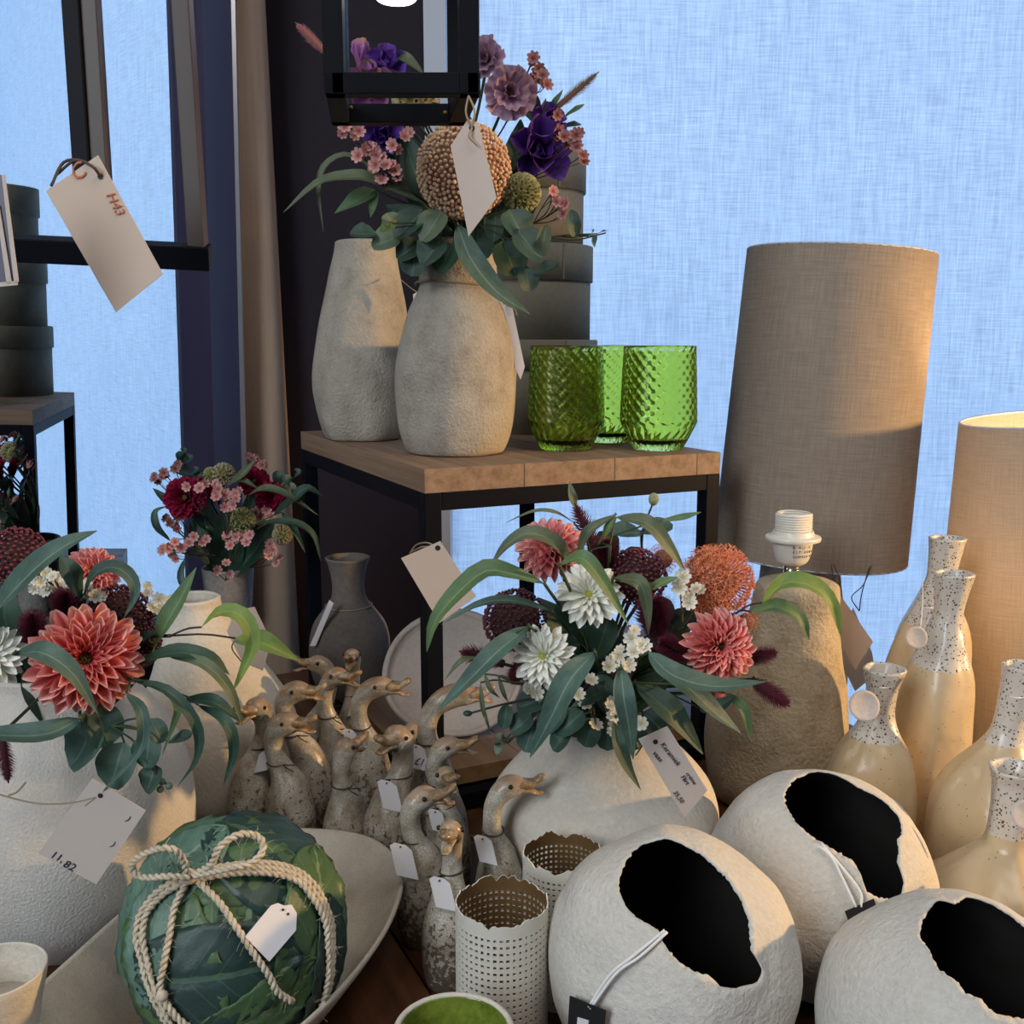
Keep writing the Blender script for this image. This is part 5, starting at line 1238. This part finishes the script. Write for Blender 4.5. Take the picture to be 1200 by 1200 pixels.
sprig(b, 'upright pointed green leaf on the right of the left bouquet', [([(176, 770), (190, 735), (210, 702), (230, 665)], 25, 'leafmid', 'long'), ([(150, 758), (165, 748), (185, 740)], 18, 'leafdark', 'long')], dY=-.04)
sprig(b, 'bright green leaves curling in front of the sloping vase', [([(236, 735), (258, 716), (284, 722), (297, 752), (285, 785), (272, 812)], 20, 'leafbright', 'long', -.02), ([(276, 748), (308, 752), (350, 774)], 29, 'leafbright', 'long')], base=(200, 745), dY=-.05, sm='stemb')
sprig(b, 'dark leaves sweeping right below the bright green ones', [([(152, 784), (198, 764), (245, 770), (269, 791)], 23, 'leafdark', 'long'), ([(195, 768), (240, 778), (270, 810), (284, 850)], 15, 'leafgrey', 'long', -.01)], dY=-.065)
sprig(b, 'dark teal leaf lying across the big coral bloom', [([(16, 766), (48, 763), (85, 788), (114, 836)], 28, 'leafteal', 'long')], dY=-.125)
sprig(b, 'broad teal leaf running out of the picture at left', [([(94, 842), (55, 858), (5, 860), (-30, 854)], 32, 'leafteal', 'long')], dY=-.095)
sprig(b, 'drooping narrow leaves between the vase and the geese', [([(152, 796), (198, 810), (230, 850), (231, 888), (208, 922)], 14, 'leafdark', 'long'), ([(148, 812), (166, 835), (163, 880), (118, 930)], 15, 'leafteal', 'long', -.02), ([(196, 810), (208, 830), (203, 850), (190, 885)], 9, 'leafmid', 'long')], dY=-.075)
sprig(b, 'dark arched leaves over the sloping vase side', [([(213, 820), (250, 822), (284, 847)], 20, 'leafdark', 'long'), ([(232, 826), (264, 845), (274, 880), (262, 920)], 15, 'leafdark', 'long', -.01)], base=(200, 812), dY=-.065)
sprig(b, 'round dark eucalyptus leaves hanging over the left vase', [disc(96, 872, 27, 30, 240), disc(136, 896, 24, 28, 250), disc(172, 880, 18, 20, 260), disc(176, 912, 15, 17, 250), disc(184, 856, 12, 16, 300), disc(212, 864, 9, 15, 20), disc(120, 850, 24, 26, 290)], base=(130, 850), dY=-.075, twig=[[(170, 890), (185, 908), (198, 922)]],
      extra=lambda o, Y: [mk('bud', *ballg(P2(x, y, Y), pxm(4.5, Y), ICO2), M['euclight'], o) for x, y in ((190, 916), (198, 921), (188, 925))])
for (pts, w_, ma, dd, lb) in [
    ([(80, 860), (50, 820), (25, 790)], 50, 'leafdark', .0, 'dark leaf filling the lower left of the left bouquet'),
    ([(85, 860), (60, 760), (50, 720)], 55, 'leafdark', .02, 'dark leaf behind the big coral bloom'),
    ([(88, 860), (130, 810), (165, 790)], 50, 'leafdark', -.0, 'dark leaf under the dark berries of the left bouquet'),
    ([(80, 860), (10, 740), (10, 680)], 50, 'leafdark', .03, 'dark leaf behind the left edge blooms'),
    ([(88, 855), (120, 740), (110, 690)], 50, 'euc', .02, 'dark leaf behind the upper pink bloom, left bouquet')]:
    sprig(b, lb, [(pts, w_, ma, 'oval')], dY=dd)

# ---------------- tall bouquet on the riser
b = 't'
berries(b, 'big peach beaded ball flower at the centre of the tall bouquet', 543, 200, 49, 'beadp', 'corep', 950, -.035, 0, 0, .052, (1, 1, 1), True, 'beaded_ball_flower')
bloom(b, 'ruffled dusty lilac bloom right of the black lantern', 597, 109, 31, 'lilac', -.0, .1, .2, 'ruffle', 'gcentre', 'scabiosa')
bloom(b, 'ruffled lilac bloom partly hidden by the lantern post', 570, 70, 24, 'lilac', .02, -.3, .3, 'ruffle', 'gcentre', 'scabiosa')
bloom(b, 'deep violet bloom on the right of the peach ball', 627, 178, 44, 'violet', .01, .25, .1, 'iris', 'gcentre', 'violet_bloom')
bloom(b, 'second violet bloom, above right by the boxes', 640, 148, 26, 'violet', .02, .4, .6, 'iris', 'gcentre', 'violet_bloom')
bloom(b, 'violet bloom seen through the lantern, left part', 436, 108, 36, 'mauve', .02, -.1, .4, 'iris', 'gcentre', 'violet_bloom')
bloom(b, 'violet bloom seen through the lantern, yellowish tip', 452, 82, 27, 'violet', .03, .1, .7, 'iris', 'gcentre', 'violet_bloom')
bloom(b, 'closed mauve bud standing inside the lantern view', 422, 78, 26, 'mauve', .03, -.05, 3, 'bud', 'gcentre', 'violet_bud')
bloom(b, 'dark violet bloom below the lantern on the left', 450, 160, 26, 'violet', .03, -.2, .1, 'iris', 'gcentre', 'violet_bloom')
pod(b, 'green and mauve scabiosa pod right of the peach ball', 611, 226, 22, 'podg', -.03, .2, 0)
pod(b, 'pale scabiosa pod seen through the lantern', 487, 117, 26, 'pod', .0, 0, .3)
plume(b, 'pink feathery spike at the top left of the tall bouquet', (386, 66), (346, 26), 9, 'bristlep', 260, .0, up=1.6, len_=1.2)
plume(b, 'green pink feathery spike at the top right of the tall bouquet', (650, 128), (702, 84), 10, 'bristleg', 260, .02, up=1.6, len_=1.2)
spray(b, 'pale pink waxflower cluster on the left of the peach ball', (478, 222), [(404, 149), (420, 153), (474, 160), (460, 170), (437, 173), (420, 182), (440, 193), (453, 193), (447, 211), (463, 200), (428, 175), (440, 181)], 'p', 8, -.03, extra=1)
spray(b, 'dusky pink waxflowers at the top right beside the blind', (612, 110), [(625, 68), (632, 80), (636, 88), (641, 99), (629, 84)], 'b', 7, .01, extra=1)
spray(b, 'dusky pink waxflowers standing right of the violet bloom', (610, 215), [(653, 134), (655, 153), (665, 167), (675, 158), (683, 182), (676, 172), (661, 160)], 'b', 7.5, -.01, extra=1)
spray(b, 'pale pink waxflowers in front of the smallest round box', (625, 262), [(647, 230), (663, 238), (660, 250), (652, 236), (648, 224)], 'p', 7, -.02, extra=1)
sprig(b, 'long grey green leaf sweeping left over the dark wall', [([(500, 240), (440, 211), (410, 206), (372, 214), (332, 249)], 17, 'leafgrey', 'long'), ([(455, 212), (412, 182), (382, 192), (373, 222), (379, 272)], 8, 'leafgrey', 'long', .01)], dY=-.02)
sprig(b, 'jagged mid green leaf left of the eucalyptus', [([(440, 222), (415, 235), (392, 250)], 22, 'leafmid', 'oval'), ([(440, 222), (437, 240), (434, 255)], 10, 'leafmid', 'oval')], dY=-.01)
sprig(b, 'long dark green leaf hanging down over the stoneware vase', [([(536, 262), (552, 302), (584, 342), (621, 368)], 27, 'leafteal', 'long')], dY=-.085)
sprig(b, 'pale leaf curving inside the lantern view', [([(452, 64), (475, 68), (498, 88)], 15, 'leafgrey', 'long')], dY=.03)
sprig(b, 'pointed green leaves below the feathery spike on the right', [([(640, 140), (650, 120), (660, 105)], 9, 'leafmid', 'oval'), ([(632, 142), (636, 128), (640, 115)], 8, 'leafmid', 'oval'), ([(660, 138), (675, 128), (685, 122)], 9, 'leafmid', 'oval'), ([(655, 150), (672, 146), (682, 146)], 12, 'leafdark', 'oval'), ([(610, 125), (625, 138), (630, 150)], 14, 'leafmid', 'oval'), ([(623, 148), (628, 128), (630, 112)], 14, 'leafdark', 'oval')], base=(640, 155), dY=.02)
sprig(b, 'round eucalyptus leaves on the left above the stoneware vases', [disc(425, 272, 14, 15, 180), disc(451, 281, 16, 17, 200, 'euclight'), disc(478, 262, 17, 24, 225, 'euc', -.01), disc(505, 264, 17, 22, 235, 'euclight', -.02), disc(478, 292, 15, 17, 215), disc(504, 294, 19, 19, 230, 'euc', -.02), disc(484, 310, 15, 14, 260), disc(458, 258, 10, 10, 120, 'euclight', -.03), disc(452, 266, 8, 8, 210, 'leafbright', -.035)], base=(520, 262), dY=-.03)
sprig(b, 'dark round leaves right below the peach ball', [disc(521, 302, 18, 20, 240, 'leafdark', -.02), disc(580, 260, 12, 24, 265, 'euc'), disc(607, 262, 19, 19, 300, 'euc', -.02), disc(622, 286, 19, 22, 310, 'euc', -.03), disc(598, 302, 20, 22, 290, 'leafdark'), disc(640, 314, 10, 16, 20, 'euc'), disc(619, 328, 12, 14, 280, 'euc'), disc(560, 285, 18, 22, 270, 'leafdark', .01), disc(637, 282, 8, 20, 80, 'leafgrey', -.03)], base=(560, 262), dY=-.03)
sprig(b, 'thin twig with tiny leaves pointing right past the boxes', [disc(672, 262, 8, 17, 100), ([(698, 276), (696, 283), (697, 290)], 6, 'euc', 'oval'), ([(700, 274), (706, 271), (712, 270)], 4, 'euc', 'oval'), ([(690, 277), (694, 272), (696, 268)], 4, 'euc', 'oval')], base=(640, 278), dY=-.02, twig=[[(640, 278), (675, 281), (710, 273)]])
for (pts, w_, ma, dd, lb) in [
    ([(540, 300), (500, 230), (470, 150)], 60, 'leafdark', .03, 'dark leaf behind the pink waxflowers of the tall bouquet'),
    ([(545, 300), (545, 200), (540, 120)], 60, 'leafdark', .05, 'dark leaf behind the peach ball flower'),
    ([(548, 300), (600, 220), (610, 140)], 60, 'leafdark', .04, 'dark leaf behind the violet bloom, tall bouquet'),
    ([(540, 300), (480, 200), (430, 130)], 50, 'leafdark', .05, 'dark leaf behind the lantern, tall bouquet'),
    ([(545, 300), (590, 270), (630, 240)], 46, 'leafdark', .01, 'dark leaf low on the right of the tall bouquet'),
    ([(540, 300), (490, 260), (450, 240)], 44, 'euc', .0, 'dark leaf low on the left of the tall bouquet')]:
    sprig(b, lb, [(pts, w_, ma, 'oval')], dY=dd)

# ---------------- small bouquet
b = 's'
bloom(b, 'crimson bloom on the left of the small bouquet', 217, 583, 25, 'redp', -.03, -.3, .1, 'chrys', 'gcentre', 'crimson_bloom')
bloom(b, 'crimson bloom at the top right of the small bouquet', 297, 564, 19, 'redp', .0, .1, .3, 'chrys', 'gcentre', 'crimson_bloom')
bloom(b, 'crimson bloom below right, beside the dark opening', 317, 582, 19, 'redp', -.01, .4, .0, 'chrys', 'gcentre', 'crimson_bloom')
bloom(b, 'small crimson bloom behind the pale florets', 240, 571, 16, 'redp', .0, .0, .3, 'chrys', 'gcentre', 'crimson_bloom')
pod(b, 'tan seed pod at the top of the small bouquet', 262, 556, 14, 'pod', -.0, 0, .4)
pod(b, 'brown seed pod at the right of the small bouquet', 331, 627, 12, 'pod', -.02, .4, 0)
pod(b, 'small greenish pod beside the tan one', 247, 556, 9, 'podg', .0, -.2, .4)
pod(b, 'dull green round succulent head in the small bouquet', 284, 610, 16, 'podg', -.03, 0, 0)
spray(b, 'dusky florets at the upper left of the small bouquet', (225, 600), [(192, 554), (181, 561), (205, 549)], 'b', 6, .0, extra=2)
spray(b, 'pink florets spreading left in the small bouquet', (245, 650), [(205, 635), (197, 642), (212, 642), (221, 636), (227, 629), (237, 636), (205, 655), (190, 645)], 'p', 6.5, -.04, extra=1)
spray(b, 'dark brownish florets at the left middle of the small bouquet', (232, 640), [(199, 613), (207, 620), (195, 608), (211, 606)], 'b', 6, -.02, extra=2)
spray(b, 'pale pink florets at the heart of the small bouquet', (265, 630), [(254, 582), (256, 573), (263, 580), (263, 594), (273, 591), (276, 579)], 'p', 7, -.055, extra=1)
spray(b, 'pink florets low in the middle of the small bouquet', (272, 660), [(267, 627), (276, 629), (270, 639), (289, 635), (293, 627), (284, 627)], 'p', 6.5, -.045, extra=1)
spray(b, 'three pale florets just above the cement pot rim', (264, 680), [(265, 660), (254, 668), (269, 673)], 'p', 6.5, -.05, extra=0)
spray(b, 'pink florets at the lower right of the small bouquet', (290, 665), [(315, 651), (320, 644), (324, 660), (316, 638)], 'p', 6, -.02, extra=1)
spray(b, 'dusky florets at the very top of the small bouquet', (295, 570), [(295, 537), (307, 545), (300, 541)], 'b', 6, .01, extra=2)
spray(b, 'pale florets lying on the left crimson bloom', (235, 600), [(234, 572), (219, 570), (240, 566)], 'p', 6.5, -.06, extra=0)
spray(b, 'florets behind the leaves at the right of the small bouquet', (295, 620), [(312, 598), (318, 606), (305, 608), (300, 600)], 'p', 6, -.01, extra=1)
sprig(b, 'curved leaves reaching right from the small bouquet', [([(291, 580), (310, 572), (336, 579), (373, 604)], 11, 'leafgrey', 'long'), ([(320, 604), (343, 584), (360, 572), (379, 582)], 13, 'leafdark', 'long'), ([(296, 614), (326, 611), (350, 614), (368, 628), (376, 658)], 11, 'leafdark', 'long'), ([(330, 600), (345, 620), (358, 648)], 8, 'leafdark', 'long')], base=(290, 620), dY=-.04)
sprig(b, 'grey green leaves over the top of the small bouquet', [([(265, 570), (283, 556), (300, 538)], 11, 'leafgrey', 'long'), ([(262, 572), (282, 562), (304, 574)], 9, 'leafgrey', 'long')], base=(268, 590), dY=-.03)
sprig(b, 'dark leaves at the left of the small bouquet', [([(222, 602), (198, 588), (179, 572)], 17, 'leafdark', 'oval'), ([(200, 634), (184, 618), (182, 600), (196, 593)], 9, 'leafteal', 'long'), ([(216, 655), (212, 678), (226, 700), (240, 718)], 9, 'leafteal', 'long')], base=(240, 630), dY=-.02)
sprig(b, 'small rounded leaves at the upper left tip of the small bouquet', [disc(212, 535, 6, 7, 110, 'leafdark'), disc(215, 528, 4, 4, 80, 'leafdark'), disc(221, 538, 6, 7, 50, 'leafdark'), disc(214, 551, 8, 10, 150, 'leafdark'), disc(228, 552, 5, 7, 40, 'leafdark'), disc(232, 560, 6, 8, 60, 'leafdark')], base=(222, 572), dY=.0)
sprig(b, 'small rounded leaves at the right tip of the small bouquet', [disc(348, 554, 5, 6, 60, 'euc'), disc(337, 563, 6, 8, 120, 'euclight'), disc(341, 570, 5, 7, 340, 'euclight'), disc(326, 560, 7, 9, 100, 'euc')], base=(320, 580), dY=.0)
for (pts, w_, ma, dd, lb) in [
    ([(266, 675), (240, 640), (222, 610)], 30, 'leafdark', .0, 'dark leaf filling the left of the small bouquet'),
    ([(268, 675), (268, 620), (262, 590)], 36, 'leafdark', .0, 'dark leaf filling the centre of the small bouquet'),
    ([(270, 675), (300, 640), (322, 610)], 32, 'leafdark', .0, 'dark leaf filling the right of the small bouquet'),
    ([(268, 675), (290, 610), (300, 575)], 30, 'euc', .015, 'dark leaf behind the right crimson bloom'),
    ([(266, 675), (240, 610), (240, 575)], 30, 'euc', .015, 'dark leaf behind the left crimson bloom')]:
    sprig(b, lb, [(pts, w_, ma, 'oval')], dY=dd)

# ================================================================== LANTERNS, TAGS, CEILING LAMP
def bars(o, segs, hw_, ma, name='bar', ud=None):
    for a, c_ in segs:
        d = (c_ - a); L = d.length; d.normalize(); s_ = (ud or (X if abs(d.z) > .5 else Z)); s_ = (s_ - d * s_.dot(d)).normalized(); t_ = d.cross(s_)
        bevel(mk(name, *boxg((a + c_) / 2, d, s_, t_, L / 2 + hw_ * .98, hw_, hw_ * .35 if False else hw_), ma, o, smooth=False), .0006)
# centre lantern: square open frame hanging down
Yn = .80; zb_ = P2(470, 100, Yn).z
NL, NR = P2(393, 100, Yn), P2(550, 100, Yn); NR.z = NL.z
dep = V((.004, .100, 0)); FL, FR = NL + dep + V((.004, 0, 0)), NR + dep + V((-.004, 0, 0))
FL = P2(399, 131, Yn + .1); FR = P2(536, 136, Yn + .1); FL.z = FR.z = NL.z
ln = thing('metal_lantern', 'black open metal lantern frame hanging above the tall bouquet', 'lantern', (NL + FR) / 2)
hgt = V((0, 0, .42)); hwb = .0075
bars(ln, [(NL, NR), (NR, FR), (FR, FL), (FL, NL)], hwb, M['black'], 'bottom_rail')
bars(ln, [(NL, NL + hgt), (NR, NR + hgt), (FR, FR + hgt), (FL, FL + hgt)], hwb, M['black'], 'upright')
bars(ln, [(NL + hgt, NR + hgt), (NR + hgt, FR + hgt), (FR + hgt, FL + hgt), (FL + hgt, NL + hgt)], hwb, M['black'], 'top_rail')
cx_ = (NL + FR) / 2 + hgt
tube('hanging_chain', [cx_ + V((0, 0, -.0)), V((cx_.x, cx_.y, 1.9))], .002, M['black'], ln)
tube('cross_bar', [NL + hgt, FR + hgt], .003, M['black'], ln)
for x, y in ((411, 126), (522, 132)): mk('screw_head', *ballg(P2(x, y, Yn + .1 - hwb), .0022, ICO2, (1, .5, .8)), M['metalgold'], ln)
ptag('price_tag', 'blank cream tag hanging from the lantern in front of the peach ball', [(548, 140), (561, 146), (582, 232), (549, 277), (528, 171)], .775, M['paper'], hole=(553, 150), strings=[[(549, 112, .02), (546, 132), (553, 150)], [(549, 112, .02), (556, 130), (553, 150)], [(553, 150, -.002), (550, 160, -.004), (559, 170, -.004)]], smat='twined', sr=.0008, group='tags in the display')
# left lantern, nearer and tilted
Yl = .60
lf = thing('metal_lantern', 'black metal lantern frame hanging at the top left, near us', 'lantern', P2(150, 290, Yl))
Rb = P2(233, 301, Yl + .02); Lb = P2(97, 292, Yl - .01); LL = P2(-60, 287, Yl + .0)
Rt = P2(214, 10, Yl + .02); Lt = P2(78, 5, Yl - .01)
dR = (Rt - Rb).normalized() * .36
hwl = .0052
bars(lf, [(LL, Rb)], .0068, M['black'], 'bottom_rail', V((0, -.3, 1)))
bars(lf, [(Rb, Rb + dR)], .0050, M['blacklit'], 'upright'); 
g = G(); e0 = P2(204, 5, Yl + .021); e1 = P2(223, 288, Yl + .021)
Lb2 = Lb + V((0, .02, 0)); dL = (Lt - Lb).normalized() * .36
bars(lf, [(Lb2 + V((-.0045, 0, 0)), Lb2 + V((-.0045, 0, 0)) + dL)], .0048, M['black'], 'upright')
bars(lf, [(Lb2 + V((.0048, .002, 0)), Lb2 + V((.0048, .002, 0)) + dL)], .0045, M['blacklit'], 'upright')  # lit side of the left upright, made as a browner bar
bars(lf, [(LL, LL + dL)], .006, M['black'], 'upright')
bars(lf, [(LL + dL, Rb + dR)], .006, M['black'], 'top_rail')
qq = (LL + dL + Rb + dR) / 2
tube('hanging_chain', [qq, V((qq.x, qq.y, 1.9))], .002, M['black'], lf)
ptag('price_tag', 'large blush tag with orange handwriting hanging from the left lantern', [(54, 224), (115, 182), (191, 321), (136, 366)], .545, M['kraft'], hole=(118, 207), strings=[[(118, 207), (100, 190, .01), (75, 190, .01), (60, 218, .004)], [(118, 207), (108, 195, -.004), (88, 188, .008), (66, 205, .01)]], lines=[('C', 88, 214, 96, 209, 24, 'inkor'), ('H43', 124, 228, 142, 262, 15, 'inkor')], sr=.0008, group='tags in the display')
ptag('patterned_card', 'grey striped card edge cut off at the left border', [(-30, 205), (3, 205), (20, 332), (-30, 336)], .50, M['mframe'], cat='card', group='tags in the display')
ob = bpy.data.objects['patterned_card']
for (c4, ma) in (([(2, 205), (6, 205), (22, 330), (17, 333)], 'paper'), ([(-5, 240), (-1, 240), (14, 332), (8, 333)], 'paper'), ([(-20, 333), (20, 329), (21, 334), (-20, 338)], 'paper')):
    slab('pale_stripe', [P2(x, y, .499) for x, y in c4], .0005, M[ma], ob)
# further tags
ptag('price_tag', 'blank blush tag hanging from the riser beside the central bouquet', [(470, 654), (516, 634), (558, 699), (515, 730)], .80, M['kraft'], hole=(513, 642), strings=[[(513, 642), (500, 636, .01), (486, 640, .04), (478, 655, .06)], [(513, 642), (495, 641, .02), (480, 648, .05)]], sr=.0007, smat='twined', group='tags in the display')
ptag('price_tag', 'handwritten tag leaning on the round central vase', [(748, 866), (782, 851), (829, 926), (802, 958)], .665, M['paper'], strings=[[(768, 870), (758, 868, .01), (745, 885, .03)]], hole=(768, 869),
     lines=[('Keramiek', 773, 872, 797, 902, 9, 'ink'), ('vaas', 764, 882, 782, 904, 9, 'ink'), ('Flirt', 797, 910, 812, 930, 8, 'ink'), ('crème', 803, 906, 822, 932, 7, 'ink'), ('35,50', 788, 928, 806, 952, 8, 'ink')], group='tags in the display')
ptag('price_tag', 'big blush card with faint handwriting on the left sandy vase', [(45, 1000), (108, 912), (171, 950), (113, 1036)], .605, M['paper'], strings=[[(-5, 930, .01), (40, 941), (80, 941), (113, 934)], [(10, 932), (20, 928), (30, 917, .0)], [(113, 934), (105, 940), (100, 944)]], hole=(118, 932),
     lines=[('11,', 58, 1003, 70, 1009, 14, 'ink'), ('82', 73, 1014, 90, 1023, 15, 'ink'), (')', 148, 960, 154, 964, 10, 'ink'), (')', 130, 990, 136, 994, 10, 'ink')], smat='twined', group='tags in the display')
ptag('price_tag', 'pale card tied to the sloping cream vase', [(266, 740), (276, 716), (298, 711), (318, 752), (308, 786), (284, 776)], .872, M['paper'], hole=(292, 725), strings=[[(290, 725), (280, 715, .01), (262, 716, .02)], [(277, 748), (272, 760, .0), (285, 778, .0)]], group='tags in the display')
ptag('price_tag', 'white narrow tag hanging beside the flowered stoneware vase', [(590, 357), (599, 353), (615, 430), (610, 445), (604, 432)], 1.055, M['paperw'], strings=[[(594, 358), (588, 350, .0), (575, 345, .02)], [(594, 358), (603, 362, -.002), (606, 370, -.002)]], smat='twined', group='tags in the display')
ptag('price_tag', 'small lilac tag between the two stoneware vases', [(484, 345), (492, 340), (496, 356), (485, 368)], 1.16, M['paperw'], strings=[[(490, 343), (482, 338), (470, 328, .02)]], smat='twined', group='tags in the display')
ptag('price_tag', 'blush tag hanging on a cord under the tall shade, left one', [(981, 692), (1023, 752), (1002, 785), (966, 720)], 1.02, M['kraft'], hole=(981, 698), strings=[[(981, 698), (978, 685), (974, 662, .03)], [(981, 698), (984, 680), (977, 662, .03)]], group='tags in the display')
ptag('price_tag', 'larger blush tag under the tall shade, near the speckled bottles', [(1000, 712), (1022, 765), (1026, 790), (1002, 810), (985, 775), (988, 735)], 1.06, M['paper'], strings=[[(1007, 716), (998, 700), (1012, 685), (1022, 660, .03)], [(1007, 716), (1010, 695), (1020, 660, .03)]], group='tags in the display')
# ceiling lamp
clp = P2(464, -13, .85)
cl = thing('ceiling_lamp', 'round white lit lamp glowing at the top behind the lantern', 'lamp', clp)
m, t = mat('lit_diffuser'); em = nd(t, 'ShaderNodeEmission'); em.inputs[0].default_value = (1, .93, .82, 1); em.inputs[1].default_value = 3
t.links.new(em.outputs[0], nd(t, 'ShaderNodeOutputMaterial').inputs[0])
vs, fs, uv = lathe([(-.009, .010), (-.008, .015), (-.002, .018), (.006, .018)], 40, n=12, closedtop=True); mk('diffuser', vs, fs, m, cl, world=False)
vs, fs, uv = lathe([(.006, .024), (.03, .024)], 40, smoothp=False, closedtop=True); mk('lamp_body', vs, fs, M['black'], cl, world=False, smooth=False)
tube('hanging_rod', [clp + V((0, 0, .03)), V((clp.x, clp.y, 1.9))], .003, M['black'], cl)
# structure kinds are set; every other top-level object carries its label and category

# writing: turn the text curves into meshes
bpy.context.view_layer.update(); dg = bpy.context.evaluated_depsgraph_get()
for o in [o for o in bpy.data.objects if o.type == 'FONT']:
    me = bpy.data.meshes.new_from_object(o.evaluated_get(dg)); q = bpy.data.objects.new('writing', me); COL.objects.link(q)
    q.parent = o.parent; q.location = o.location; q.rotation_euler = o.rotation_euler
    bpy.data.objects.remove(o)
